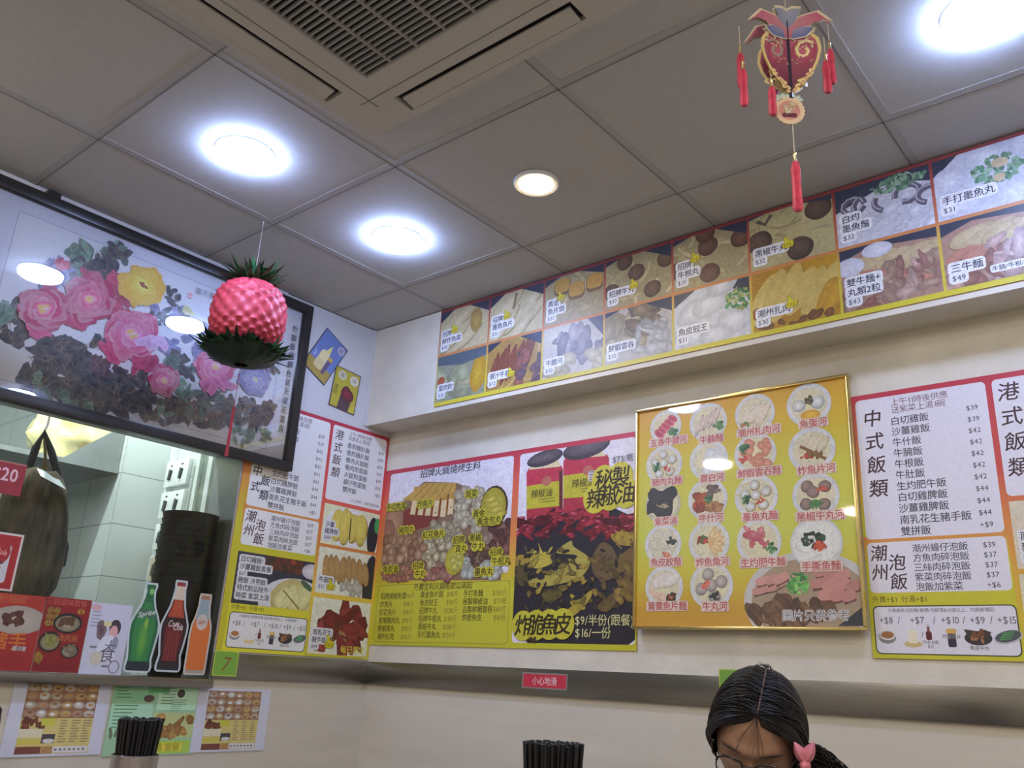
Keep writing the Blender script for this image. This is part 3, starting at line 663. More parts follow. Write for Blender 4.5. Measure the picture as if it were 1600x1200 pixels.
def pe(x, y, rx, ry, c, e=None, **k): u, v = p.P(x, y); p.ell(u, v, rx*S, ry*S, c, e, **k)
def leafcloud(x, y, rx, ry, n, cols, sz=9, vein=True):
    for i in range(n):
        a, k = R(0, 6.28), math.sqrt(R(0, 1)); c = jit(random.choice(cols), .25)
        pe(x+rx*k*math.cos(a), y+ry*k*math.sin(a), sz*R(.7, 1.4), sz*R(.4, .7), mixc(c, (.01, .01, .012), .3), mixc(c, paper, .10), ang=R(0, 3.14), rough=.3, n=10)
    if vein:
        for i in range(n//3):
            a, k = R(0, 6.28), math.sqrt(R(0, 1)); u, v = p.P(x+rx*k*math.cos(a), y+ry*k*math.sin(a)); an = R(0, 6.28); l = sz*S*R(.6, 1.1)
            p.line([(u-l*math.cos(an), v-l*math.sin(an)), (u+.2*l, v+.1*l), (u+l*math.cos(an), v+l*math.sin(an))], .0016, C(120, 100, 80))
DK = [C(48, 48, 54), C(58, 56, 57), C(40, 40, 47), C(70, 64, 60)]; GR = [C(85, 110, 95), C(95, 125, 105), C(70, 90, 80)]; PU = [C(95, 95, 125), C(110, 110, 140)]
leafcloud(18, 505, 30, 34, 34, DK); leafcloud(8, 488, 20, 12, 10, GR, 8, False)
leafcloud(110, 590, 74, 34, 110, DK, 10); leafcloud(180, 612, 60, 34, 80, DK, 10); leafcloud(60, 600, 25, 24, 20, DK+GR, 9)
leafcloud(95, 555, 40, 24, 46, DK, 10); leafcloud(150, 560, 25, 30, 26, DK, 9)
leafcloud(262, 640, 42, 20, 46, DK, 9); leafcloud(330, 640, 40, 26, 50, DK, 10); leafcloud(392, 645, 34, 20, 40, DK, 10); leafcloud(285, 592, 24, 34, 22, DK+GR, 8)
leafcloud(412, 560, 22, 34, 24, DK+PU, 8); leafcloud(300, 625, 60, 34, 16, GR, 7, False); leafcloud(390, 680, 30, 14, 14, GR, 7, False); leafcloud(95, 628, 60, 18, 18, GR, 7, False)
leafcloud(140, 412, 26, 18, 30, DK+GR, 8); leafcloud(125, 392, 16, 10, 14, GR, 8); leafcloud(180, 400, 20, 18, 20, DK+GR, 8); leafcloud(160, 420, 16, 18, 16, DK, 8); leafcloud(118, 432, 22, 20, 24, GR+DK, 8)
leafcloud(82, 430, 32, 22, 16, PU, 7, False); leafcloud(265, 492, 34, 18, 24, PU+DK, 8, False); leafcloud(262, 462, 26, 12, 12, DK, 6, False); leafcloud(285, 545, 34, 18, 18, PU, 8, False)
leafcloud(268, 566, 24, 24, 20, GR+DK, 8); leafcloud(330, 520, 26, 16, 14, PU, 8, False)
def peony(x, y, r, deep, mid, pale, core, asp=.85, lay=5):
    for k in range(lay):
        f = 1-k/lay*.92; n = int(12-1.4*k)
        for i in range(n):
            a = 2*PI*i/n+k*.5+R(-.15, .15); rr = r*f*.62; c = mixc(mixc(deep, mid, k/lay), pale, R(0, .35)*k/lay)
            pe(x+rr*math.cos(a), y-rr*asp*math.sin(a), r*f*R(.26, .42)+r*.05, r*f*R(.18, .3)*asp+r*.05, mixc(c, deep, R(.1, .6)), mixc(c, pale, R(.0, .42)), ang=a+1.57+R(-.5, .5), rough=.3, n=14)
    pe(x, y, r*.26, r*.2, pale, mid, rough=.3); 
    for i in range(7): pe(x+R(-.16, .16)*r, y+R(-.12, .12)*r, r*.06, r*.05, core, rough=.3, n=8)
DP, MP, PP, CO = C(140, 36, 72), C(180, 62, 105), C(225, 190, 205), C(190, 150, 90)
leafcloud(184, 453, 14, 20, 12, [C(150, 45, 75)], 13, False); leafcloud(186, 492, 16, 14, 10, [C(150, 45, 75)], 12, False); leafcloud(150, 440, 14, 8, 8, [C(160, 50, 80)], 12, False)
leafcloud(60, 510, 12, 9, 7, [C(165, 70, 105)], 11, False); leafcloud(120, 500, 16, 9, 8, [C(150, 45, 80)], 12, False); leafcloud(178, 548, 14, 12, 9, [C(165, 45, 85)], 12, False); leafcloud(222, 566, 16, 12, 9, [C(160, 50, 85)], 12, False)
peony(68, 483, 42, DP, MP, PP, CO, .78); peony(140, 468, 40, DP, MP, PP, CO, .9)
peony(222, 447, 38, C(170, 130, 45), C(205, 165, 70), C(215, 185, 110), C(120, 70, 50), .85)
peony(206, 522, 46, C(155, 48, 85), C(198, 100, 138), C(235, 215, 225), CO, .8, 6); leafcloud(238, 535, 18, 8, 8, [C(200, 140, 165)], 10, False)
peony(256, 595, 27, DP, C(200, 85, 120), PP, CO, .85); peony(337, 572, 36, C(155, 48, 85), C(198, 95, 130), C(235, 205, 215), CO, .75); leafcloud(335, 598, 24, 10, 9, [C(195, 85, 120), C(205, 110, 140)], 11, False)
peony(397, 594, 27, C(95, 92, 130), C(125, 122, 158), C(175, 175, 198), C(180, 170, 120), 1.0)
leafcloud(96, 412, 6, 5, 5, [C(175, 60, 75)], 8, False); leafcloud(288, 487, 7, 5, 4, [C(205, 170, 100)], 7, False)
for i, (x, y) in enumerate([(330, 462), (320, 458), (309, 455)]): p.text('香天國'[i], *p.P(x, y), 0.022, C(110, 110, 120), 'c')
p.rr(*[v for v in (p.P(293, 461)[0], p.P(293, 461)[1]-.01)], p.P(293, 461)[0]+.016, p.P(293, 461)[1]+.01, .003, C(175, 130, 130))
top = p.P(453, 512); bot = p.P(433, 668)
tx = '竹韻春情錦色是天姿花富貴'
for i, ch in enumerate(tx): p.text(ch, (iu0+iu1)/2, top[1]+(bot[1]-top[1])*i/(len(tx)-1), 0.027, C(75, 75, 85), 'c', .012, False, .85)
p.build('artwork', m_paper, pic)
b = MB(); b.box((0.0265, a0, b0), (0.0285, a1, b1)); b.build('glass', thin_glass('picture_glass', (0.99, 0.99, 0.99), 0.0, 1.5), pic)
KP = 1.42

# two small cards on the left wall
def card(pts, name, label, draw):
    q = left_plane(0.001); c = [q.P(*a) for a in pts]
    cu, cv = sum(a[0] for a in c)/4, sum(a[1] for a in c)/4
    ex = Vector((c[1][0]-c[0][0]+c[2][0]-c[3][0], c[1][1]-c[0][1]+c[2][1]-c[3][1]))/2; W = ex.length; ex.normalize()
    H = (Vector(c[0])-Vector(c[3])).length*.5+(Vector(c[1])-Vector(c[2])).length*.5
    U = Vector((0, ex.x, ex.y)); V = Vector((0, -ex.y, ex.x))
    q = Print((0.0035, cu, cv), U, V, (1, 0, 0)); q.backing(-W/2, -H/2, W/2, H/2, 0.003, C(70, 62, 75))
    q.clip = (-W/2+.004, -H/2+.004, W/2-.004, H/2-.004); draw(q, W, H); q.clip = None
    o = q.build(name, m_print); tag(o, label, 'card', 'small cards on the left wall'); return o
def d_blue(q, W, H):
    q.rect(-W/2, -H/2, W/2, H/2, C(95, 112, 165)); q.rect(-W/2, -H/2, W/2, -H*.22, C(150, 130, 65)); q.ell(W*.33, H*.36, .02, .02, C(150, 150, 175)); q.text('茶', W*.33, H*.36, .018, C(90, 80, 110), 'c')
    q.rr(-W*.22, -H*.34, W*.12, H*.08, .012, C(190, 175, 130)); q.rr(-W*.20, -H*.12, W*.10, H*.1, .01, C(205, 190, 145)); q.poly([(-W*.1, H*.08), (W*.1, H*.08), (W*.02, H*.3)], C(200, 190, 120)); q.rr(W*.14, -H*.36, W*.26, -H*.0, .006, C(95, 75, 100)); q.ell(W*.2, H*.02, .012, .01, C(180, 150, 70))
    q.text('$', -W*.36, -H*.1, .03, C(165, 165, 190), 'c')
def d_yel(q, W, H):
    q.rect(-W/2, -H/2, W/2, H/2, C(160, 150, 50)); q.ell(-W*.2, H*.32, .022, .02, C(180, 175, 155)); q.ell(W*.28, H*.30, .024, .022, C(185, 180, 165)); q.text('茶', -W*.2, H*.32, .02, C(90, 75, 60), 'c'); q.text('冰', W*.28, H*.30, .02, C(90, 75, 60), 'c')
    q.poly([(-W*.2, -H*.48), (W*.22, -H*.48), (W*.34, -H*.05), (-W*.12, -H*.02)], C(75, 55, 60)); q.ell(W*.1, -H*.08, .034, .03, C(130, 45, 60), C(80, 35, 45), rough=.2); q.poly([(W*.25, -H*.48), (W*.48, -H*.48), (W*.48, -H*.1)], C(175, 165, 60))
    q.text('凍飲', -W*.36, 0, .022, C(95, 75, 40), 'c', vert=True)
card([(509, 511), (543, 547), (506, 604), (474, 567)], 'drink_card', 'blue tilted card with a pale drink, beside the picture frame', d_blue)
card([(527, 572), (565, 588), (551, 650), (511, 630)], 'drink_card', 'yellow card with a dark red drink, nearest the room corner', d_yel)

# ------------------------------------------------------------------ the two rice menus (same print; the left one has a meal photo more)
INK = (0.035, 0.035, 0.05); WHT = C(196, 197, 207); INKR = C(95, 60, 70)
def vgrad(p, u0, v0, u1, v1, stops):
    p.layer()
    for (a, ca), (b_, cb) in zip(stops, stops[1:]):
        va, vb = v1+(v0-v1)*a, v1+(v0-v1)*b_; p.rect(u0, vb, u1, va, [cb, ca], False)
RED, ORA, YEL = C(165, 48, 66), C(190, 120, 62), C(176, 170, 48)
RICE = ['白切雞飯', '沙薑雞飯', '牛什飯', '牛腩飯', '牛根飯', '牛肚飯', '生灼肥牛飯', '白切雞脾飯', '沙薑雞脾飯', '南乳花生豬手飯', '雙拼飯']
RP = ['$39', '$39', '$42', '$42', '$42', '$42', '$42', '$44', '$44', '$44', '+$9']
CONG = ['潮州蠔仔泡飯', '方魚肉碎泡飯', '三絲肉碎泡飯', '紫菜肉碎泡飯', '泡飯加紫菜']; CP = ['$39', '$37', '$37', '$37', '+$6']
HK = ['香煎豬扒飯', '香煎雞扒飯', '餐肉火腿飯', '餐肉煎蛋飯', '火腿煎蛋飯', '腸仔煎蛋飯', '雙拼飯']; HP = ['$39', '$39', '$39', '$39', '$39', '$39', '+$9']
def photo_chicken(q, W, H):
    q.rect(0, 0, W, H, C(190, 182, 150)); q.ell(W*.45, H*.5, W*.42, H*.5, C(200, 196, 180)); f_slices(q, [(W*(.25+.14*i), H*.52) for i in range(4)], H*.42, W*.11, 1.5, C(185, 165, 80), C(135, 115, 50)); q.line([(W*.48, H*.75), (W*.49, H*.2)], .006, C(60, 50, 30))
    q.ell(W*.9, H*.4, W*.1, H*.5, C(35, 38, 42)); q.ell(W*.97, H*.7, W*.05, H*.2, C(50, 130, 70))
def photo_brisket(q, W, H):
    q.rect(0, 0, W, H, C(190, 184, 160)); q.ell(W*.95, H*.3, W*.14, H*.7, C(40, 38, 42)); f_slices(q, [(W*(.14+.1*i), H*(.6-.02*abs(i-4))) for i in range(8)], H*.3, W*.06, 1.75, C(150, 120, 75), C(90, 65, 40)); f_blobs(q, (W*.45, H*.05, W*.8, H*.25), [C(180, 176, 160), C(165, 160, 145)], 10, W*.09)
def photo_pork(q, W, H):
    q.rect(0, 0, W, H, C(190, 180, 160)); f_blobs(q, (W*.15, H*.15, W*.85, H*.85), [C(115, 40, 42), C(95, 32, 36), C(130, 55, 50)], 30, W*.17)
    f_blobs(q, (W*.3, H*.25, W*.65, H*.6), [C(150, 115, 70), C(90, 50, 40)], 26, W*.03)
def photo_set(q, W, H):
    q.rect(0, 0, W, H, C(44, 46, 56)); q.rr(W*.35, H*.72, W*.85, H*1.05, .02, C(70, 45, 40)); f_blobs(q, (W*.4, H*.75, W*.8, H*.98), [C(90, 50, 40), C(60, 50, 45), C(130, 60, 50)], 20, W*.05); q.ell(W*.97, H*.8, W*.13, H*.16, C(190, 185, 190), C(150, 145, 150))
    q.ell(W*.78, H*.12, W*.46, H*.5, C(190, 190, 190), C(165, 166, 172), n=30); q.ell(W*.80, H*.18, W*.36, H*.4, C(180, 170, 120), C(150, 140, 90), rough=.1); f_slices(q, [(W*(.62+.1*i), H*(.2+.05*(i % 2))) for i in range(4)], H*.26, W*.07, 1.1, C(195, 185, 130), C(150, 130, 80)); q.line([(W*.62, H*.36), (W*.86, H*.02)], .006, C(110, 90, 55)); q.ell(W*.93, H*.5, W*.1, H*.06, C(60, 80, 60), ang=-.5)
def food_photo(board, p, u0, v0, u1, v1, draw, lines=None, thumbs=None, name='food_photo', extra=None, lh=.024):
    q = p.sub(); W, H = u1-u0, v1-v0; q.o = q.o+q.U*u0+q.V*v0; q.clip = (0, 0, W, H); draw(q, W, H); q.clip = None
    if lines: q.label(lines, .014, .012+sum(lh*1.28*(1 if not t.startswith('$') else .85) for t in lines), lh)
    if thumbs: thumb(q, thumbs[0]*W, thumbs[1]*H, thumbs[2])
    if extra: extra(q, W, H)
    return q.build(name, m_photo, board)
def menu_board(p, left, label):
    """u from the board's left edge, v down from its top"""
    dx = 0.025 if left else 0.0; k = 0.20 if left else 0.0; W = 0.684 if left else 0.657; H = 0.913 if left else 0.711
    wl = C(196, 194, 204)
    p.backing(0, -H, W, 0, 0.002, RED); vgrad(p, 0, -H, W, 0, [(0, RED), (.35, C(175, 70, 62)), (.55, ORA), (.75, C(185, 150, 55)), (1, YEL)])
    e = 0.345
    vgrad(p, 0, -H, dx+.012, 0, [(0, RED), (.3, ORA), (.5, YEL), (1, YEL)])
    vgrad(p, dx, -H, dx+e, -.40, [(0, ORA), (.25, YEL), (1, C(176, 172, 45))])
    board = p.build('menu_board', m_print); tag(board, label, 'menu', 'rice menu boards')
    def panel(u0, v0, u1, v1, name, draw, r=.012, edge=None):
        q = p.sub()
        if edge: q.rr(u0-.003, v0-.003, u1+.003, v1+.003, r+.002, edge)
        q.rr(u0, v0, u1, v1, r, wl); draw(q); q.build(name, m_print, board)
    def d1(q):
        q.text('上午11時後供應', dx+.103, -.034, .020, INKR, 'l', 0); q.text('送紫菜上湯1碗', dx+.103, -.056, .020, INKR, 'l', 0)
        for i, (t, pr) in enumerate(zip(RICE, RP)):
            q.text(t, dx+.098, -.088-.0302*i, .0228, INK, 'l', .007); q.text(pr, dx+.318, -.080-.0305*i, .0168, INK, 'r', .0)
        if left:
            for ch, u, v in (('中', .036, -.275), ('式', .036, -.333), ('飯', .076, -.305), ('類', .076, -.359)): q.text(ch, dx+u, v, .037, INK, 'c', .012, shear=.12)
        else:
            for i, ch in enumerate('中式飯類'): q.text(ch, .051, -.072-.066*i, .046, C(60, 38, 45), 'c', .012, shear=.12)
    panel(dx+.008, -.407, dx+.341, -.015, 'price_panel', d1)
    def d2(q):
        for ch, u, v in (('潮', .037, -.444), ('州', .036, -.494), ('泡', .081, -.470), ('飯', .081, -.519)): q.text(ch, dx+u, v, .040, C(60, 38, 45), 'c', .010, shear=.12)
        for i, (t, pr) in enumerate(zip(CONG, CP)): q.text(t, dx+.121, -.436-.0244*i, .0205, INK, 'l', .005); q.text(pr, dx+.317, -.435-.0244*i, .0168, INK, 'r')
    panel(dx+.008, -.547, dx+.341, -.416, 'price_panel', d2)
    if left:
        food_photo(board, p, dx+.006, -.752, dx+.344, -.572, photo_set, ['白切雞飯/', '沙薑雞飯套餐', '$60', '雞飯 冷熱飲', '特式飲品除外', '時菜 紫菜上湯'], lh=.0205)
    q = p.sub(); q.text('外賣+$1  分湯+$1', dx+.010, -.564-k, .016, C(85, 70, 25), 'l', .004); q.build('surcharge_note', m_print, board)
    def d3(q):
        w0 = -.58-k; q.text('凡惠顧各式粉麵/飯類/泡飯滿$30或以上，可跟餐價配：', dx+.176, w0-.012, .0098, INK, 'c')
        for t, u in (('+$8', .040), ('+$7', .116), ('+$10', .193), ('+$9', .255), ('+$15', .319)): q.text(t, dx+u, w0-.036, .0215, C(75, 75, 85), 'c', sx=.88)
        for u in (.072, .157, .225, .286): q.text('/', dx+u, w0-.036, .022, C(75, 75, 85), 'c')
        y = w0-.075
        q.ell(dx+.040, y-.004, .022, .016, C(120, 118, 120)); q.ell(dx+.041, y+.002, .021, .013, C(190, 190, 195)); q.ell(dx+.041, y+.002, .016, .009, C(140, 95, 60)); q.ell(dx+.02, y, .006, .005, C(160, 160, 165))
        q.ell(dx+.102, y-.020, .022, .008, C(180, 160, 110)); q.rr(dx+.092, y-.018, dx+.113, y+.015, .003, C(205, 196, 175))
        q.rr(dx+.134, y-.010, dx+.148, y+.012, .005, C(85, 35, 40)); q.rr(dx+.138, y+.008, dx+.144, y+.027, .002, C(110, 60, 60)); q.rr(dx+.138, y+.022, dx+.144, y+.027, .001, C(150, 150, 160)); q.text('/', dx+.126, y+.004, .016, INK, 'c'); q.text('汽水冰底', dx+.143, y-.015, .009, INK, 'c'); q.text('$12', dx+.143, y-.025, .009, INK, 'c')
        q.rr(dx+.184, y-.026, dx+.203, y+.018, .004, C(45, 45, 55)); q.rr(dx+.182, y+.006, dx+.205, y+.018, .004, C(190, 150, 80)); q.text('特飲另計', dx+.193, y-.001, .0098, C(200, 196, 200), 'c', .02); q.text('特飲另計', dx+.193, y-.001, .0098, INK, 'c')
        q.ell(dx+.253, y-.004, .031, .017, C(48, 44, 48)); q.poly([(dx+.222, y+.017), (dx+.232, y-.004), (dx+.275, y-.004), (dx+.283, y+.010), (dx+.268, y+.016), (dx+.256, y+.012)], C(60, 50, 45)); f_blobs(q, (dx+.238, y-.010, dx+.268, y+.012), [C(150, 105, 70), C(120, 75, 50)], 12, .007); q.text('魚皮半份', dx+.253, y-.027, .0098, INK, 'c')
        q.ell(dx+.318, y-.001, .032, .015, C(160, 162, 170), ang=.25); q.ell(dx+.318, y+.001, .029, .013, C(72, 76, 80), ang=.25)
        for i in range(5): q.line([(dx+.298+.002*i, y-.008+.004*i), (dx+.325+.002*i, y-.004+.004*i)], .002, C(70, 140, 80))
    panel(dx+.012, -.698-k, dx+.341, -.583-k, 'drinks_panel', d3, .012, C(60, 58, 40))
    cu = dx+.356; ce = W-.012
    def d4(q):
        c = C(60, 38, 45)
        for i, ch in enumerate('港式飯類'): q.text(ch, cu+.035, -.052-.0655*i+(.014 if left else 0)*i, 0.040 if left else .046, c, 'c', .010, shear=.12)
        q.text('上午11時後供應', cu+.082, -.032, .017, INKR); q.text('送紫菜上湯1碗', cu+.082, -.052, .017, INKR)
        for i, (t, pr) in enumerate(zip(HK, HP)): q.text(t, cu+.080, -.084-.0302*i, .0225, INK, 'l', .008); q.text(pr, ce-.012, -.078-.0302*i, .0165, INK, 'r')
        q.text('以上飯類：送餐湯或例湯', ce-.012, -.303, .0125, C(95, 85, 90), 'r')
    panel(cu, -.320, ce, -.015, 'price_panel', d4)
    if left:
        food_photo(board, p, cu+.002, -.493, ce, -.336, photo_chicken, ['沙薑', '雞脾飯', '$44'], None, lh=.021)
        food_photo(board, p, cu+.002, -.680, ce, -.506, photo_brisket, ['牛腩飯', '$42'], (.26, .2, .04), lh=.021)
        food_photo(board, p, cu+.002, -.902, ce, -.697, photo_pork, ['南乳花生', '豬手飯', '$44'], (.34, .22, .045), lh=.021, extra=lambda q, W, H: q.text('每日限定', W-.012, .022, .028, C(185, 165, 50), 'r', .01))
    else:
        food_photo(board, p, cu+.002, -.497, ce, -.333, photo_pork, ['南乳花生', '豬手飯', '$44'], (.34, .2, .04), lh=.021)
        food_photo(board, p, cu+.002, -.700, ce, -.510, photo_brisket, ['牛腩飯', '$42'], (.26, .2, .04), lh=.021)
KP = 1.9
menu_board(Print((0.0045, -0.686, 2.1525), (0, 1, 0), (0, 0, 1), (1, 0, 0)), True, 'tall rice menu board on the left wall, partly behind the peony picture')
KP = 1.42
menu_board(Print((1.9635, -0.0045, 2.005), (1, 0, 0), (0, 0, 1), (0, -1, 0)), False, 'red and yellow rice menu board at the right end of the back wall')
# ------------------------------------------------------------------ hot pot and chilli oil poster
KP = 1.5
p = Print((0.027, -0.0035, 1.2975), (1, 0, 0), (0, 0, 1), (0, -1, 0)); W, H = 1.222, 0.708
def c6(x, y): return p.P(570+x*.3083, 660+y*.3083)
def c7(x, y): return p.P(580+x*.15, 690+y*.15)
S6, S7 = .3083*.00318, .15*.0034
p.backing(-.025, 0, W, H, 0.002, RED)
vgrad(p, -.025, 0, W, H, [(0, RED), (.18, C(185, 85, 65)), (.45, ORA), (.7, YEL), (1, C(168, 166, 42))])
poster = p.build('menu_poster', m_print); tag(poster, 'wide hot pot and chilli oil poster in the corner of the back wall', 'poster')
A0, A1 = c6(90, 790), c6(757, 160); B0, B1 = c6(755, 1125), c6(1372, 70)
wh = C(196, 192, 200)
q = p.sub(); q.rr(.012, A0[1], A1[0], .690, .012, wh)
q.clip = (.003, A0[1]-.03, A1[0]+.0, .69)
q.text('招牌火鍋燒烤生料', c6(430, 240)[0], c6(430, 240)[1], .034, INK, 'c', .012, shear=.12, sx=1.12)
def b7(x, y, rx, ry, c, e=None, **k): u, v = c7(x, y); q.ell(u, v, rx*S7, ry*S7, c, e, **k)
def b6(x, y, rx, ry, c, e=None, **k): u, v = c6(x, y); q.ell(u, v, rx*S6, ry*S6, c, e, **k)
TAN, CRM, BRN = C(160, 135, 105), C(190, 180, 150), C(105, 70, 60)
# base mass of the food heap
q.poly([c6(*a) for a in ((88, 800), (92, 430), (190, 400), (300, 300), (465, 305), (520, 330), (590, 350), (640, 420), (700, 500), (762, 510), (760, 640), (690, 740), (690, 800))], C(120, 95, 75))
q.poly([c7(*a) for a in ((330, 730), (560, 600), (885, 480), (850, 640), (640, 870), (450, 930), (335, 870))], C(112, 48, 42))
b7(220, 850, 120, 150, C(165, 130, 100), C(130, 95, 75)); b7(170, 950, 90, 110, C(150, 105, 85), C(120, 85, 70))
for i in range(6):
    a, b_ = c7(360+95*i, 560-26*i*.9+10), c7(430+78*i, 760+6*i-30*(i > 4)); t_ = c7(480+75*i, 470-8*i)
    q.line([t_, ((t_[0]*.4+b_[0]*.6), (t_[1]*.4+b_[1]*.6)), b_], .034, C(165, 125, 55)); q.line([((t_[0]*.5+b_[0]*.5), (t_[1]*.5+b_[1]*.5)), b_], .026, C(196, 178, 140))
q.poly([c7(*a) for a in ((330, 600), (560, 430), (880, 430), (870, 520), (700, 600), (420, 620))], C(172, 138, 66))
for i in range(5): q.line([c7(430+90*i, 600-6*i), c7(590+65*i, 440)], .004, C(130, 95, 45))
def heap(x0, y0, x1, y1, n, cols, r, f=b6):
    for i in range(n):
        c = jit(random.choice(cols), .1); f(R(x0, x1), R(y0, y1), r*R(.85, 1.15), r*R(.8, 1.0), c, mixc(c, (.03, .02, .015), .55), n=14, rough=.06)
heap(460, 340, 600, 520, 46, [CRM, C(180, 170, 145)], 20); heap(340, 510, 480, 590, 26, [C(175, 165, 135), C(165, 155, 125)], 18)
heap(500, 490, 580, 550, 10, [CRM], 20)
heap(640, 500, 765, 650, 34, [BRN, C(125, 85, 75), C(90, 55, 52)], 21); heap(520, 590, 640, 740, 24, [C(85, 60, 52), C(105, 75, 62)], 20); heap(600, 560, 640, 610, 5, [C(160, 135, 115)], 20)
heap(300, 590, 430, 760, 40, [C(185, 175, 140), C(170, 158, 125)], 20)
heap(98, 560, 300, 745, 46, [C(160, 125, 95), C(175, 140, 110), C(140, 105, 80)], 23)
heap(98, 740, 240, 795, 24, [C(165, 120, 95), C(150, 100, 80)], 18); heap(300, 735, 450, 795, 26, [C(140, 85, 78), C(165, 120, 105)], 18)
heap(500, 700, 680, 780, 26, [C(185, 188, 180), C(170, 172, 160)], 20)
for i in range(60): b6(R(340, 600), R(380, 700), 4, 4, C(110, 105, 85), n=6)
b6(655, 425, 70, 80, C(60, 50, 35)); b6(652, 428, 65, 74, C(176, 168, 60), C(140, 130, 45))
for i in range(4): b6(640+14*i, 390+26*i, 40, 12, C(190, 180, 80), C(140, 125, 45), ang=.2)
b6(456, 700, 50, 56, C(178, 172, 58), C(150, 142, 45)); heap(430, 670, 485, 740, 12, [C(190, 184, 90)], 15)
TAG = [((160, 427), ['手切魚腐'], 0), ((308, 412), ['炸魚片'], 0), ((542, 362), ['貢菜'], 0), ((580, 462), ['黃金'], 0), ((632, 497), ['黃金包丸'], 0), ((213, 545), ['豬肉丸'], 0), ((350, 567), ['紅花魚片'], 0),
       ((478, 596), ['招牌'], 0), ((490, 640), ['貢丸'], 0), ((562, 586), ['黑椒'], 0), ((576, 628), ['牛丸'], 0), ((667, 658), ['招牌'], 0), ((692, 702), ['牛根丸'], 0), ((133, 745), ['魚餃皇'], 0), ((272, 728), ['招牌'], 0), ((282, 768), ['牛丸'], 0), ((605, 757), ['墨魚丸'], 0)]
for (xy, ts, _) in TAG:
    u, v = c6(*xy); n = len(ts[0]); h = .028; q.layer()
    for i in range(n): q.ell(u+(i-(n-1)/2)*h*1.05, v, h*.74, h*.68, C(172, 164, 44), n=14)
    q.text(ts[0], u, v, h, C(52, 46, 22), 'c', .015)
q.clip = None; q.build('hot_pot_photo', m_photo, poster)
q = p.sub(); q.rr(B0[0]-.01, .018, B1[0], .690, .012, wh); q.clip = (B0[0]-.01, .018, B1[0], .69)
u0, v0 = c6(745, 800); q.ell(*c6(1080, 800), .335, .255, C(38, 36, 44), n=40); q.poly([c6(*a) for a in ((735, 640), (760, 560), (1000, 560), (1380, 540), (1385, 1010), (1250, 1090), (960, 1120), (745, 1010))], C(40, 37, 44))
def jar(x, ytop, ylid, yneck, ybot, w_, wl):
    q.poly([c6(*a) for a in ((x-w_, yneck+22), (x-w_+12, yneck), (x+w_-8, yneck-14), (x+w_, yneck+6), (x+w_, ybot), (x-w_, ybot))], C(165, 50, 68))
    q.poly([c6(*a) for a in ((x-wl+14, ylid), (x+wl-12, ylid-14), (x+wl, yneck-8), (x-wl, yneck+8))], C(190, 178, 140))
    q.ell(*c6(x, (ytop+ylid)/2), wl*S6*1.06, (ylid-ytop)*S6*.62, C(78, 70, 76), C(60, 54, 58), ang=.12); q.ell(*c6(x, (ytop+ylid)/2-6), wl*S6*.98, (ylid-ytop)*S6*.4, C(98, 90, 94), C(80, 72, 76), ang=.12)
    q.poly([c6(*a) for a in ((x-w_, yneck+92), (x+w_, yneck+60), (x+w_, yneck+190), (x-w_, yneck+208))], C(165, 158, 48))
    q.poly([c6(*a) for a in ((x-w_, yneck+208), (x+w_, yneck+190), (x+w_, ybot), (x-w_, ybot))], C(150, 45, 58))
    q.ell(*c6(x+10, yneck+65), .022, .018, C(160, 95, 80)); q.text('辣椒油', c6(x-16, yneck+125)[0], c6(x, yneck+125)[1], .030, C(75, 68, 30), 'c', .015, shear=.1); q.line([c6(x-30, yneck+160), c6(x+50, yneck+150)], .003, C(95, 88, 35)); q.line([c6(x-20, yneck+172), c6(x+56, yneck+164)], .003, C(95, 88, 35))
jar(912, 158, 205, 232, 500, 92, 80); jar(1122, 98, 160, 178, 490, 116, 98); q.poly([c6(*a) for a in ((985, 250), (1003, 240), (1003, 440), (985, 440))], C(90, 38, 42)); q.rr(*c6(1132, 300), *c6(1190, 240), .004, C(176, 170, 172))
q.layer()
for i in range(4): q.line([c6(1138, 252+13*i), c6(1184, 248+13*i)], .003, C(80, 78, 90), False)
for i in range(90):
    x, y = R(770, 1375), R(455, 570); y += 24*abs(x-1050)/300*(1 if y < 500 else 0); c = jit(random.choice([C(135, 38, 48), C(110, 30, 40), C(160, 48, 62), C(85, 28, 34)]), .15); u, v = c6(x, y)
    q.ell(u, v, R(.02, .04), R(.007, .012), c, mixc(c, (.02, .01, .01), .6), ang=R(-.6, .9), n=12, rough=.1)
    if i % 3 == 0: q.ell(u, v+.003, R(.008, .016), .002, C(190, 95, 110), ang=R(-.4, .7), n=8)
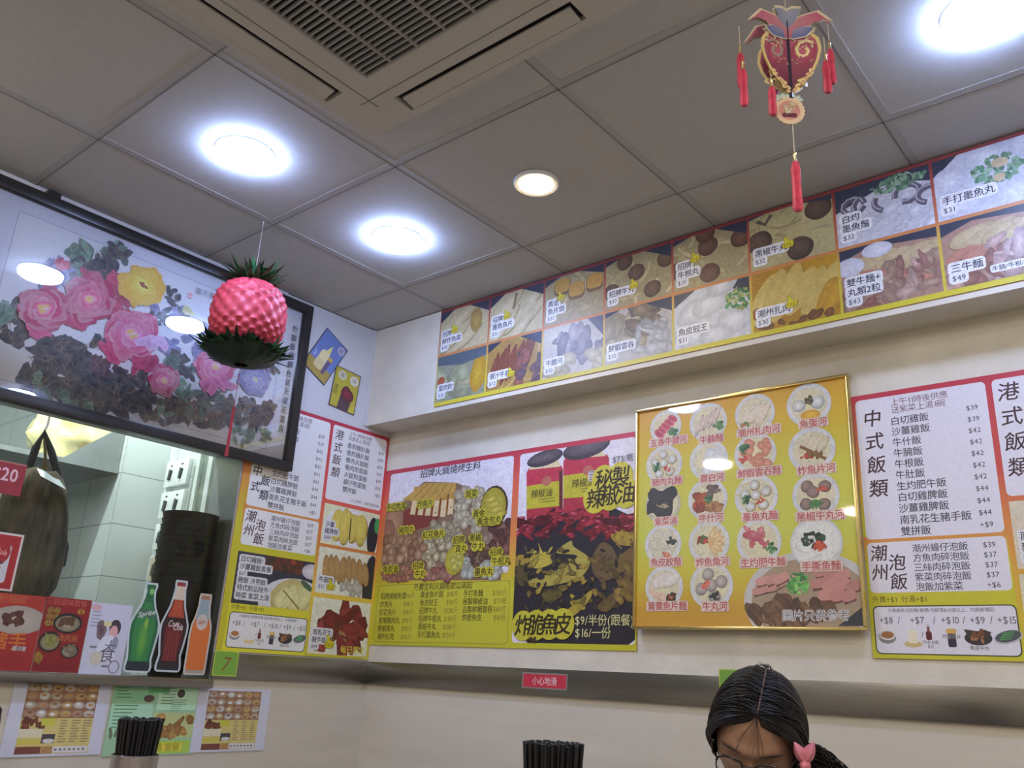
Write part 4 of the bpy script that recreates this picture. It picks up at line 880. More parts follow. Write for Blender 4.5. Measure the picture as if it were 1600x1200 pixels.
for poly_, c in (([(835, 690), (885, 660), (880, 610), (905, 660), (960, 680), (940, 720), (860, 740)], C(165, 150, 62)), ([(970, 660), (1045, 600), (1060, 630), (1140, 690), (1120, 760), (1060, 800), (930, 830), (850, 835), (835, 800), (930, 770), (1080, 680)], C(150, 138, 66)),
                 ([(750, 700), (790, 670), (835, 690), (820, 720), (770, 720)], C(140, 120, 50)), ([(1250, 580), (1300, 550), (1360, 570), (1370, 620), (1290, 620)], C(150, 125, 50)), ([(1150, 700), (1200, 610), (1260, 640), (1290, 740), (1240, 800), (1170, 780)], C(92, 76, 52)),
                 ([(1280, 700), (1380, 640), (1382, 880), (1290, 840)], C(105, 84, 48)), ([(1020, 960), (1090, 900), (1150, 850), (1140, 900), (1060, 980)], C(150, 132, 52)), ([(760, 760), (800, 730), (830, 800), (790, 830)], C(80, 70, 44)), ([(1180, 930), (1270, 860), (1300, 880), (1230, 960)], C(95, 78, 48)), ([(900, 870), (980, 850), (1000, 880), (930, 910)], C(88, 80, 42))):
    q.poly(smooth([c6(*a) for a in poly_], 4), c)
    cx = sum(a[0] for a in poly_)/len(poly_); cy = sum(a[1] for a in poly_)/len(poly_)
    for i in range(12): q.ell(*c6(cx+R(-55, 55), cy+R(-38, 38)), R(.005, .022), R(.003, .007), jit(mixc(c, (.03, .03, .02), R(0, .7)), .2), ang=R(-1, 1), n=9, rough=.25)
f_blobs(q, (*c6(770, 960), *c6(1380, 600)), [C(58, 52, 46), C(80, 70, 48), C(45, 42, 44), C(110, 96, 52)], 60, .014, .5)
f_blobs(q, (*c6(1150, 900), *c6(1380, 620)), [C(120, 98, 50), C(92, 76, 44), C(140, 116, 58)], 26, .020, .55, .3, -.7); f_blobs(q, (*c6(800, 860), *c6(1120, 700)), [C(150, 132, 60), C(118, 104, 50)], 16, .016, .5, .3, .3)
for x, y, ch in ((1212, 290, '秘'), (1298, 274, '製'), (1168, 388, '辣'), (1243, 372, '椒'), (1327, 358, '油')): q.ell(*c6(x, y), 50*S6, 52*S6, C(178, 170, 58))
for x, y, ch in ((1212, 290, '秘'), (1298, 274, '製'), (1168, 388, '辣'), (1243, 372, '椒'), (1327, 358, '油')): q.text(ch, *c6(x, y), .066, C(48, 38, 26), 'c', .016, shear=.14)
for i, ch in enumerate('炸脆魚皮'): q.ell(*c6(803+67*i, 1030-3*i), 50*S6, 52*S6, C(172, 166, 52))
for i, ch in enumerate('炸脆魚皮'): q.text(ch, *c6(803+67*i, 1030-3*i), .066, C(45, 36, 26), 'c', .018, shear=.12)
q.text('$73/瓶', c6(1255, 190)[0], c6(1255, 190)[1], .026, C(95, 92, 105)); q.text('$9/半份(跟餐)', c6(1065, 1003)[0], c6(1065, 1003)[1], .034, C(185, 180, 130), bold=.008); q.text('$16/一份', c6(1065, 1065)[0], c6(1065, 1065)[1], .034, C(185, 180, 130), bold=.008)
q.clip = None; f_blobs(q, (*c6(825, 1115), *c6(870, 1090)), [C(75, 50, 35)], 5, .008); q.build('chilli_oil_photo', m_photo, poster)
q = p.sub(); D0, D1 = c6(45, 1112), c6(738, 800); q.rr(.001, D0[1], D1[0], D1[1], .015, C(120, 116, 40)); q.rr(.003, D0[1]+.002, D1[0]-.002, D1[1]-.002, .015, C(170, 166, 50))
def c8(x, y): return q.P(580+x*.15, 890+y*.15)
GI = C(78, 72, 30); GJ = C(105, 100, 42)
q.text('外賣生料火鍋每款以兩起', *c8(740, 172), .026, GI, 'c', .015, shear=.1)
for i, (t, pr) in enumerate((('招牌燒豬魚蛋', '$98/斤'), ('炸魚片', '$98/斤'), ('紅花魚片', '$98/斤'), ('家鄉豬肉丸', '$98/斤'), ('鮮蝦貢丸', '$98/斤'), ('潮州扎肉', '$98/斤'))): v = c8(75, 280+83*i)[1]; q.text(t, .020, v, .0245, GI, 'l', .012, sx=.92); q.text(pr, c8(455, 275)[0], v, .0225, GJ, 'r', sx=.82)
for i, (t, pr) in enumerate((('黃金魚片頭', '$98/斤'), ('魚皮餃王', '$98/斤'), ('招牌牛丸', '$138/斤'), ('招牌牛根丸', '$138/斤'), ('黑椒牛丸', '$138/斤'), ('手打墨魚丸', '$120/斤'))): v = c8(515, 262+83*i)[1]; q.text(t, c8(512, 262)[0], v, .0245, GI, 'l', .012, sx=.92); q.text(pr, c8(908, 262)[0], v, .0225, GJ, 'r', sx=.82)
for i, (t, pr) in enumerate((('手打魚麵', '$130/斤'), ('秘製辣椒油', '$73/瓶'), ('自製鮮蝦雲吞', '$48/打'), ('炸脆魚皮', '$16/份'))): v = c8(960, 250+83*i)[1]; q.text(t, c8(960, 250)[0], v, .0245, GI, 'l', .012, sx=.92); q.text(pr, c8(1412, 250)[0], v, .0225, GJ, 'r', sx=.82)
q.build('price_table', m_print, poster)

# ------------------------------------------------------------------ gold framed noodle board
KP = 1.3
gw = empty('noodle_board', (1.609, 0, 1.360), (math.radians(-1.4), 0, 0)); tag(gw, 'yellow noodle bowl board in a thin gold frame on the back wall', 'menu')
m_gold = mat('gold_metal', (0.72, 0.58, 0.26), 0.22, 0.9, var=0.1)
b = MB(); G0, G1, GZ0, GZ1 = 1.2525, 1.9635, 1.360, 2.074; t_ = .009
for a, c2 in (((G0, -0.018, GZ0), (G1, -0.001, GZ0+t_)), ((G0, -0.018, GZ1-t_), (G1, -0.001, GZ1)), ((G0, -0.018, GZ0+t_), (G0+t_, -0.001, GZ1-t_)), ((G1-t_, -0.018, GZ0+t_), (G1, -0.001, GZ1-t_))): b.box(a, c2)
b.build('frame', m_gold, gw, bevel=0.002)
p = back_plane(-0.010); p.backing(G0+t_, GZ0+t_, G1-t_, GZ1-t_, 0.006, YEL)
O1, YG = C(190, 150, 44), C(180, 182, 72)
vgrad(p, G0+t_, GZ0+t_, G1-t_, GZ1-t_, [(0, C(188, 140, 40)), (.16, C(190, 160, 40)), (.34, C(184, 178, 60)), (.62, YG), (.78, C(184, 170, 48)), (.92, C(182, 140, 46)), (1, C(180, 136, 46))])
def c2_(x, y): return p.P(980+x*.3584, 570+y*.3584)
BW = [(170, 272, 'redslices', '五香牛腱河', .058), (355, 252, 'purple', '牛腩麵', .065), (558, 215, 'whiteslices', '潮州扎肉河', .065), (793, 175, 'egg', '魚蛋河', .067),
      (165, 437, 'balls', '豬肉丸麵', .066), (360, 418, 'white', '齋白河', .066), (562, 390, 'shrimp', '鮮蝦雲吞麵', .067), (808, 372, 'fried', '炸魚片河', .069),
      (163, 610, 'seaweed', '紫菜湯', .064), (357, 590, 'offal', '牛什河', .067), (568, 578, 'balls', '墨魚丸麵', .068), (827, 572, 'beefballs', '黑椒牛丸河', .068),
      (165, 785, 'dumpling', '魚皮餃麵', .065), (365, 777, 'fanned', '炸魚角河', .068), (582, 775, 'pink', '生灼肥牛麵', .069), (832, 780, 'fishnoodle', '手撕魚麵', .074),
      (172, 972, 'fishslice', '鴛鴦魚片麵', .066), (378, 965, 'beefball2', '牛丸河', .070)]
pl0, pl1 = c2_(530, 1150), c2_(1055, 860)
old = p.clip; p.clip = (G0+t_, GZ0+t_, G1-t_, GZ1-t_)
p.ell(*c2_(800, 1030), .188, .135, C(196, 194, 190), C(176, 172, 168), n=40); p.ell(*c2_(800, 1030), .165, .115, C(150, 130, 105), n=30)
p.poly([c2_(930, 1142), c2_(1046, 1050), c2_(1050, 1142)], C(40, 44, 52))
for (x, y, w_, h_) in ((600, 1085, 90, 60), (680, 1110, 90, 60), (760, 1080, 110, 70), (850, 1060, 90, 60), (700, 1040, 90, 50)): f_blobs(p, (*c2_(x-w_/2, y+h_/2), *c2_(x+w_/2, y-h_/2)), [C(105, 75, 52), C(120, 88, 62), C(88, 62, 45)], 9, .024, .8)
f_cuts(p, [c2_(590+48*i, 985-18*i+8*(i % 2)) for i in range(4)]+[c2_(600+40*i, 945-6*i) for i in range(3)], .019, .010, .3, C(180, 130, 118), C(96, 66, 52)); f_cuts(p, [c2_(850+48*i, 905+8*i) for i in range(3)]+[c2_(845+50*i, 955+4*i) for i in range(4)]+[c2_(880+48*i, 1005+3*i) for i in range(3)], .0185, .012, .25, C(176, 122, 112), C(100, 62, 54))
f_blobs(p, (*c2_(560, 1130), *c2_(860, 1040)), [C(120, 86, 58), C(92, 66, 48)], 22, .02, .35, .2, -.8)
f_greens(p, *c2_(757, 960), .030, .030, 40, [C(85, 150, 70), C(60, 120, 60), C(120, 175, 90)], .009)
p.text('圖片只供參考', *c2_(830, 1095), .0285, C(215, 212, 210), 'c', .05); p.text('圖片只供參考', *c2_(830, 1095), .0285, C(90, 80, 80), 'c')
p.clip = old
p.build('board', m_gloss, gw)
for i, (x, y, kd, nm, rd) in enumerate(BW):
    q = Print(p.o+p.N*((p.n+2)*p.step), p.U, p.V, p.N); u, v = c2_(x, y); f_bowl(q, u, v, rd, kd, rim=C(222, 222, 224) if kd != 'seaweed' else C(178, 175, 120))
    yo = v-rd*.86; wdt = sum(adv(ch) for ch in nm)*.025*1.12
    q.rr(u-wdt/2-.004+.01, yo-.015, u+wdt/2+.004+.01, yo+.015, .006, C(200, 180, 165)); q.text(nm, u+.01, yo, .025, C(165, 62, 66), 'c', .012)
    q.build('bowl_photo', m_gphoto, gw)
gw.location.y = -0.0185

# ------------------------------------------------------------------ banner of dish photos on the bulkhead
KP = 1.3
p = Print((0.402, BH-0.0035, 2.190), (1, 0, 0), (0, 0, 1), (0, -1, 0)); cw = 0.2665; W, H = cw*8+.02, 0.411
p.backing(0, 0, W, H, 0.002, RED); vgrad(p, 0, 0, W, H, [(0, C(120, 52, 52)), (.2, C(150, 70, 58)), (.47, C(178, 110, 70)), (.56, C(185, 150, 66)), (.8, C(182, 168, 56)), (1, C(186, 176, 52))])
ban = p.build('dish_banner', m_print); tag(ban, 'long banner of sixteen dish photos along the bulkhead under the ceiling', 'banner')
NV = C(52, 56, 72); BUFF = C(165, 152, 115); PAS = [C(172, 160, 122), C(150, 136, 100), C(160, 148, 110)]
def n_(q, W, H, n=30, base=None): f_noodles(q, (0, 0, W, H), base or C(150, 138, 104), PAS, n, .05)
def top_dark(q, W, H, a=.75, bb=.9): q.poly([(0, H), (0, H*a), (W*.3, H*1.02)], NV); q.poly([(W, H), (W, H*bb*.82), (W*.6, H)], NV)
def t1(q, W, H): q.rect(0, 0, W, H, C(172, 160, 128)); f_slices(q, [(W*.2, H*.6), (W*.45, H*.75), (W*.3, H*.35), (W*.6, H*.3)], W*.32, H*.14, .6, C(188, 176, 142), C(140, 124, 90)); q.ell(W*.75, H*.6, W*.12, H*.28, C(165, 140, 80), C(140, 116, 66)); top_dark(q, W, H)
def t2(q, W, H): q.rect(0, 0, W, H, C(176, 166, 132)); f_slices(q, [(W*.35, H*.7), (W*.55, H*.45), (W*.8, H*.7), (W*.75, H*.35), (W*.3, H*.3), (W*.6, H*.15)], W*.36, H*.13, .75, C(192, 182, 152), C(146, 130, 94)); q.line([(W*.5, H*.95), (W*.45, H*.6)], .012, C(130, 112, 76)); top_dark(q, W, H)
def t3(q, W, H):
    n_(q, W, H); 
    for (x, y) in ((.3, .78), (.55, .62), (.85, .68)): q.rr(W*(x-.14), H*(y-.2), W*(x+.14), H*(y+.16), .02, C(112, 90, 58)); q.rr(W*(x-.13), H*(y-.13), W*(x+.13), H*(y+.17), .02, C(176, 138, 66))
    top_dark(q, W, H, .85, 1)
def t4(q, W, H): n_(q, W, H, 40); [f_ball(q, W*x, H*y, W*.12, C(112, 88, 70)) for x, y in ((.48, .62), (.92, .72), (.3, .9), (.72, .2), (.1, .35))]; top_dark(q, W, H, .9)
def t5(q, W, H): n_(q, W, H, 40); [f_ball(q, W*x, H*y, W*.13, C(110, 78, 66)) for x, y in ((.48, .72), (.92, .7), (.5, .2), (.45, .98), (.08, .4))]; top_dark(q, W, H, .9)
def t6(q, W, H): n_(q, W, H, 44, C(165, 155, 112)); [f_ball(q, W*x, H*y, W*.15, C(98, 80, 68)) for x, y in ((.84, .82), (.6, .2), (.12, .5))]; q.line([(W*.1, H*.9), (W*.2, H*.8), (W*.28, H*.95)], .012, C(90, 84, 72)); top_dark(q, W, H, .95, 1.1)
def t7(q, W, H):
    q.rect(0, 0, W, H, C(180, 180, 188)); q.poly([(0, H), (W, H), (W, H*.72), (W*.6, H*.9), (0, H*.6)], NV)
    for i in range(26): q.ell(R(0, W), R(0, H*.6), R(.02, .05), R(.01, .02), jit(C(195, 195, 202), .04), C(165, 165, 176), ang=R(0, 3), n=12)
    for (x, y, s_, t0, t1_) in ((.2, .66, .12, 0, 6.0), (.36, .62, .16, 2.2, 3.6), (.58, .6, .16, 2.6, 4.2), (.76, .62, .13, -2, 3.4), (.98, .5, .12, 1, 4.4)):
        pts = [(W*x+W*s_*math.cos(t0+(t1_-t0)*k/9), H*y+H*s_*1.1*math.sin(t0+(t1_-t0)*k/9)) for k in range(10)]; q.line(pts, .017, C(88, 82, 96)); q.line([(a-.004, b_+.004) for a, b_ in pts], .005, C(150, 146, 160))
    f_greens(q, W*.68, H*.84, W*.28, H*.13, 60, [C(100, 130, 105), C(80, 112, 88), C(125, 150, 125)], .009)
def t8(q, W, H):
    q.rect(0, 0, W, H, C(182, 184, 196)); q.poly([(0, H), (0, H*.7), (W*.25, H)], NV)
    for x, y, r in ((.15, .62, .17), (.5, .85, .2), (.95, .4, .22), (.25, .2, .2), (.7, .15, .2), (.9, .9, .2)): q.ell(W*x, H*y, W*r, W*r*.9, C(200, 202, 210), C(172, 174, 188), n=24)
    f_greens(q, W*.6, H*.6, W*.24, H*.2, 80, [C(105, 140, 112), C(80, 120, 92), C(130, 160, 135)], .010); q.ell(W*.62, H*.68, .02, .014, C(185, 165, 135)); q.ell(W*.6, H*.45, .014, .012, C(185, 165, 135))
def b1(q, W, H): q.rect(0, 0, W, H, C(130, 132, 112)); f_blobs(q, (0, 0, W*.7, H*.6), [C(165, 170, 135), C(150, 150, 120), C(175, 168, 130)], 14, .05); q.ell(W*.86, H*.45, W*.16, H*.4, C(178, 150, 44), C(160, 120, 40), rough=.15); q.poly([(0, H), (W, H), (W, H*.8), (W*.5, H*.72), (0, H*.82)], C(80, 90, 100)); q.ell(W*.1, H*.45, .02, .02, C(150, 80, 50))
def b2(q, W, H): q.rect(0, 0, W, H, C(120, 96, 70)); f_noodles(q, (0, 0, W, H), C(150, 120, 66), [C(172, 146, 80)], 16, .05); f_slices(q, [(W*(.12+.11*i), H*(.42+.03*i)) for i in range(7)], H*.4, W*.05, 1.25, C(125, 72, 52), C(85, 45, 38)); f_blobs(q, (W*.55, 0, W, H*.6), [C(105, 82, 90), C(150, 95, 80)], 16, .03); top_dark(q, W, H, .8)
def b3(q, W, H): q.rect(0, 0, W, H, C(172, 166, 158)); q.ell(W*.3, H*.78, W*.4, H*.2, C(192, 186, 172), C(172, 166, 150)); f_blobs(q, (W*.3, H*.3, W, H*.8), [C(135, 124, 124), C(160, 148, 145), C(120, 112, 115)], 26, .035); f_blobs(q, (0, 0, W, H*.3), [C(180, 170, 140)], 12, .04); q.poly([(W, H), (W*.75, H), (W, H*.6)], C(90, 88, 98))
def b4(q, W, H): q.rect(0, 0, W, H, C(168, 164, 156)); f_blobs(q, (0, H*.2, W*.55, H*.9), [C(172, 160, 128), C(155, 142, 112)], 14, .045); f_blobs(q, (W*.4, H*.5, W*.8, H), [C(118, 104, 84), C(140, 126, 100)], 14, .035); f_blobs(q, (W*.5, 0, W, H*.7), [C(185, 184, 182), C(172, 172, 172)], 20, .03); top_dark(q, W, H, .9)
def b5(q, W, H):
    q.rect(0, 0, W, H, C(184, 186, 190)); q.poly([(0, H), (0, H*.75), (W*.3, H)], NV); q.poly([(W, H), (W*.6, H), (W, H*.7)], NV)
    for x, y, a, r in ((.25, .6, .5, .24), (.5, .68, .3, .26), (.8, .3, .2, .26), (.25, .2, -.2, .28), (.65, .95, .3, .2), (.55, .12, 0, .22)):
        q.ell(W*x, H*y, W*r, H*r*.85, C(196, 197, 200), C(165, 168, 172), ang=a, rough=.12, n=22); q.ell(W*x, H*(y+.02), W*r*.5, H*r*.35, C(205, 205, 206), C(190, 191, 194), ang=a, rough=.2)
    f_greens(q, W*.85, H*.65, W*.16, H*.2, 60, [C(70, 130, 80), C(50, 105, 65), C(140, 150, 90)], .009)
def b6_(q, W, H): q.rect(0, 0, W, H, C(160, 120, 40)); q.rect(W*.6, H*.6, W, H, C(170, 130, 40)); f_slices(q, [(W*(.12+.15*i), H*(.5+.06*math.sin(i))) for i in range(6)], H*.46, W*.11, 1.1, C(192, 172, 100), C(155, 116, 48)); f_slices(q, [(W*(.85+.08*i), H*.3) for i in range(2)], H*.36, W*.08, 1.1, C(180, 140, 50), C(145, 100, 40)); q.ell(W*.06, H*.3, .02, .02, C(130, 66, 40)); f_blobs(q, (0, 0, W, H*.1), [C(120, 84, 52)], 8, .02)
def beef(q, W, H, pale): 
    q.rect(0, 0, W, H, C(150, 120, 105)); q.poly([(0, H), (W, H), (W, H*.85), (W*.3, H*.95), (0, H*.8)], NV)
    f_slices(q, [(W*(.3+.14*i), H*(.72-.02*i)) for i in range(5)], W*.24, H*.12, .35, C(180, 165, 130), C(140, 110, 82)); f_slices(q, [(W*(.2+.13*i), H*(.46-.03*i)) for i in range(6)], W*.2, H*.11, .3, C(172, 122, 104), C(125, 80, 70))
    f_blobs(q, (W*.45, H*.05, W, H*.6), [C(178, 150, 140), C(150, 112, 104), C(195, 170, 165) if pale else C(165, 138, 120)], 44, .026, .5); f_blobs(q, (0, 0, W*.5, H*.3), [C(150, 105, 92), C(172, 140, 125)], 16, .03)
def b7_(q, W, H): beef(q, W, H, False); q.ell(W*.1, H*.7, W*.16, H*.15, C(196, 196, 204), C(180, 180, 190)); q.ell(W*.4, H*.88, W*.16, H*.12, C(196, 196, 204), C(180, 180, 190))
def b8(q, W, H): beef(q, W, H, True); f_blobs(q, (W*.5, H*.1, W, H*.55), [C(200, 178, 176), C(190, 160, 158)], 20, .034)
CELL = [(t1, ['招牌', '鮮炸魚腐', '$30'], (.3, .55)), (t2, ['招牌', '墨魚魚片', '$30'], (.33, .52)), (t3, ['黃金', '魚片頭', '$30'], (.28, .58)), (t4, ['招牌牛丸', '$30'], (.44, .4)), (t5, ['招牌', '牛根丸', '$30'], (.3, .58)), (t6, ['黑椒牛丸', '$32'], (.46, .36)), (t7, ['白灼', '墨魚鬚', '$32'], None), (t8, ['手打墨魚丸', '$31'], None),
        (b1, ['菜肉餃', '$30'], None), (b2, ['潮汁牛腩', '$32'], (.46, .3)), (b3, ['牛雜河', '$30'], None), (b4, ['鮮蝦雲吞', '$30'], None), (b5, ['魚皮餃王', '$31'], None), (b6_, ['潮州扎肉', '$30'], (.46, .38)), (b7_, ['雙牛麵+', '丸類2粒', '$43'], None), (b8, ['三牛麵', '$49'], None)]
for i, (fn, ls, th) in enumerate(CELL):
    r_i, c_i = divmod(i, 8); u0 = .004+cw*c_i; u1 = u0+cw-.008
    va, vb = (.216, .400) if r_i == 0 else (.016, .206)
    ex = (lambda q, W, H: q.label(['牛腩/牛根/牛肚/牛什'], W*.42, .038, .014)) if i == 15 else None
    food_photo(ban, p, u0, va, u1, vb, fn, ls, (th[0], th[1], .036) if th else None, 'dish_photo', ex, lh=.0235)

# ------------------------------------------------------------------ small notices
KP = 1.5
a, c2 = at(818, 1053, 1, -0.014), at(884, 1077, 1, -0.014)
p = Print((a.x-.006, -0.0135, c2.z-.004), (1, 0, 0), (0, 0, 1), (0, -1, 0)); W, H = c2.x-a.x+.012, a.z-c2.z+.010; p.backing(0, 0, W, H, .001, C(120, 105, 105)); p.rr(.006, .005, W-.006, H-.005, .003, C(170, 42, 58)); p.text('小心地滑', W/2, H/2, .026, C(215, 170, 175), 'c', .008, sx=.92)
tag(p.build('warning_sticker', m_paper), 'red wet floor warning sticker on the steel band', 'sticker')
def numcard(q, W, H, txt, lab):
    q.backing(0, 0, W, H, .001, C(150, 165, 60)); q.rect(.003, .003, W-.003, H-.003, C(96, 136, 52)); 
    if txt: q.text(txt, W*.52, H*.5, H*.72, C(110, 72, 40), 'c', 0.0, shear=.2)
    tag(q.build('number_card', m_paper), lab, 'card', 'table number cards')
KP = 1.9
a, c2 = at(337, 1016, 0, 0.016), at(369, 1057, 0, 0.016); numcard(Print((0.0145, a.y, c2.z), (0, 1, 0), (0, 0, 1), (1, 0, 0)), c2.y-a.y, a.z-c2.z, '7', 'green card numbered 7 on the steel band under the left menu')
KP = 1.5
a, c2 = at(1123, 1045, 1, -0.014), at(1160, 1082, 1, -0.014); numcard(Print((a.x, -0.0135, c2.z), (1, 0, 0), (0, 0, 1), (0, -1, 0)), c2.x-a.x, a.z-c2.z, None, 'green card on the steel band behind the head of the person')

# ------------------------------------------------------------------ menus under the ledge
KP = 1.8
def wall_rect(x0, y0, x1, y1, x=0.0): a = at(x0, y0, 0, x); c = at(x1, y1, 0, x); return a.y, c.z, c.y, a.z
def menu_sheet(y0, z0, y1, z1, lab, seed):
    random.seed(seed); q = Print((0.0025, y0, z0), (0, 1, 0), (0, 0, 1), (1, 0, 0)); W, H = y1-y0, z1-z0; q.backing(0, 0, W, H, .0015, C(165, 168, 182))
    m0, m1 = W*.135, W*.865; w = m1-m0; q.rect(m0, H*.035, m1, H*.965, C(120, 85, 62))
    for r in range(4):
        for c in range(6):
            x, y = m0+w*(c+.5)/6, H*(.905-.115*r); k = random.choice([C(172, 168, 160), C(160, 150, 130), C(180, 180, 182), C(168, 140, 80), C(150, 120, 95)]); q.ell(x, y, w/12.5, H*.052, k, mixc(k, (.25, .22, .18), .6), rough=.12, n=14); q.ell(x+R(-.2, .2)*w/12, y+R(-.2, .2)*w/12, w/26, H*.02, jit(random.choice([C(150, 110, 70), C(120, 85, 60), C(190, 185, 180)]), .15), n=10)
    q.rect(m0, H*.035, m1, H*.50, C(168, 156, 100)); f_blobs(q, (m0+.01, H*.38, m0+w*.3, H*.48), [C(110, 60, 42), C(90, 55, 40)], 10, .013); q.rect(m0, H*.25, m0+w*.32, H*.36, C(175, 172, 150)); q.rect(m0+w*.28, H*.40, m0+w*.46, H*.5, C(160, 160, 60)); q.rect(m0+w*.32, H*.17, m0+w*.5, H*.29, C(60, 58, 62)); q.ell(m0+w*.42, H*.2, w*.08, H*.03, C(170, 170, 170))
    q.rect(m0, H*.16, m0+w*.32, H*.22, C(165, 158, 70)); q.rect(m0, H*.035, m0+w*.34, H*.13, C(98, 58, 48)); q.rect(m0+w*.35, H*.035, m0+w*.5, H*.13, C(140, 110, 70)); q.rect(m0+w*.5, H*.045, m1-.003, H*.125, C(172, 172, 178))
    for k in range(3):
        for i in range(9): q.rect(m0+w*(.54+.16*k), H*(.46-.035*i), m0+w*(.54+.16*k)+w*R(.06, .13), H*(.475-.035*i), C(125, 110, 80), False)
    q.layer()
    for i in range(7): q.ell(m0+w*(.54+.065*i), H*.085, w*.02, H*.014, jit(C(95, 85, 80), .4), lay=False, n=8)
    tag(q.build('menu_sheet', m_paper), lab, 'menu sheet', 'white bordered menu sheets under the ledge')
zt = at(30, 1062, 0, 0.003).z
a = at(20, 1062, 0, .003); bl = at(2, 1184, 0, .003); br_ = at(163, 1186, 0, .003)
menu_sheet((a.y+bl.y)/2, bl.z, at(170, 1100, 0, .003).y, zt, 'white bordered menu sheet under the left end of the ledge', 21)
bl = at(299, 1176, 0, .003); tr = at(424, 1078, 0, .003); menu_sheet(at(305, 1120, 0, .003).y, bl.z, tr.y, at(340, 1076, 0, .003).z, 'white bordered menu sheet right of the green menu, below the steel band', 22)
u0, v0, u1, v1 = wall_rect(178, 1068, 300, 1178, .003); u0 = at(172, 1110, 0, .003).y; q = Print((0.0022, u0, v0), (0, 1, 0), (0, 0, 1), (1, 0, 0)); W, H = u1-u0, v1-v0
q.backing(0, 0, W, H, .001, C(120, 155, 130)); q.rect(0, 0, W, H, C(125, 160, 132)); q.rect(.004, H*.75, W*.46, H-.004, C(112, 160, 122)); q.rect(W*.5, H*.64, W-.012, H-.01, C(150, 185, 158)); q.rect(.004, H*.3, W*.46, H*.72, C(140, 178, 150)); q.rect(W*.38, H*.88, W*.62, H, C(80, 140, 85))
q.ell(W*.4, H*.80, .018, .011, C(75, 60, 60)); q.ell(W*.76, H*.88, .014, .013, C(60, 52, 50)); q.rect(W*.48, H*.24, W-.012, H*.6, C(150, 160, 110)); f_blobs(q, (W*.54, H*.28, W*.92, H*.54), [C(150, 115, 62), C(130, 95, 55), C(165, 130, 75)], 26, .016, .8); q.rect(W*.36, H*.02, W-.014, H*.2, C(140, 165, 70)); q.rect(W*.45, H*.05, W*.86, H*.17, C(178, 165, 55)); f_blobs(q, (.01, H*.1, W*.34, H*.4), [C(95, 110, 85), C(130, 130, 110)], 10, .014)
q.layer()
for i in range(4): q.rect(.012, H*(.94-.045*i), .012+R(.03, .06), H*(.955-.045*i), C(70, 110, 80), False)
for i in range(7): q.rect(.012, H*(.69-.05*i), .012+R(.04, .08), H*(.705-.05*i), C(75, 115, 85), False)
for i in range(6): q.rect(W*.54, H*(.95-.045*i), W*.54+R(.03, .05), H*(.962-.045*i), C(80, 110, 85), False); q.rect(W*.66, H*(.78-.03*i), W*.66+R(.03, .06), H*(.788-.03*i), C(85, 115, 90), False)
q.text('炸雞', W*.55, H*.11, .024, C(120, 130, 40), 'c', .01); q.text('套餐', W*.75, H*.11, .024, C(120, 130, 40), 'c', .01)
tag(q.build('menu_sheet', m_paper), 'green menu poster under the ledge between the two white bordered sheets', 'menu sheet')

# ------------------------------------------------------------------ what is stuck on the window glass
KP = 1.4
GX = 0.0012
def on_glass(y0, z0, y1, z1, name, lab, cat, draw, group=None, c=None):
    q = Print((GX, y0, z0), (0, 1, 0), (0, 0, 1), (1, 0, 0)); W, H = y1-y0, z1-z0; q.backing(0, 0, W, H, .0008, c or C(150, 150, 155)); q.clip = (0, 0, W, H); draw(q, W, H); q.clip = None
    tag(q.build(name, m_paper), lab, cat, group)
RD = C(150, 38, 42); OR_ = C(190, 120, 60)
def d_r1(q, W, H):
    q.rect(0, 0, W, H, [C(150, 40, 42), C(165, 55, 45)]); q.ell(W*.3, H*.45, W*.3, H*.18, C(50, 42, 36)); q.ell(W*.3, H*.47, W*.26, H*.15, C(120, 95, 50)); q.ell(W*.25, H*.62, W*.22, H*.14, C(150, 140, 55), C(120, 110, 45), rough=.2); q.ell(W*.75, H*.66, W*.3, H*.19, C(178, 170, 160), C(160, 152, 145)); f_blobs(q, (W*.62, H*.58, W*.8, H*.74), [C(85, 48, 42), C(105, 65, 55)], 14, .014)
    q.text('花生豬手', W*.5, H*.38, .046, C(190, 110, 50), 'c', .02); q.rect(W*.76, H*.26, W*.9, H*.32, C(180, 165, 165)); q.rect(W*.1, H*.22, W*.3, H*.32, C(175, 165, 170)); q.text('$30', W*.2, H*.27, .018, C(80, 60, 60), 'c'); q.text('$8', W*.83, H*.29, .015, C(80, 60, 60), 'c'); q.text('招牌粥粉麵飯', W*.5, H*.93, .024, C(190, 100, 70), 'c')
    q.layer(); [q.rect(W*.05, H*(.19-.035*i), W*.9, H*(.195-.035*i), C(120, 40, 42), False) for i in range(5)]
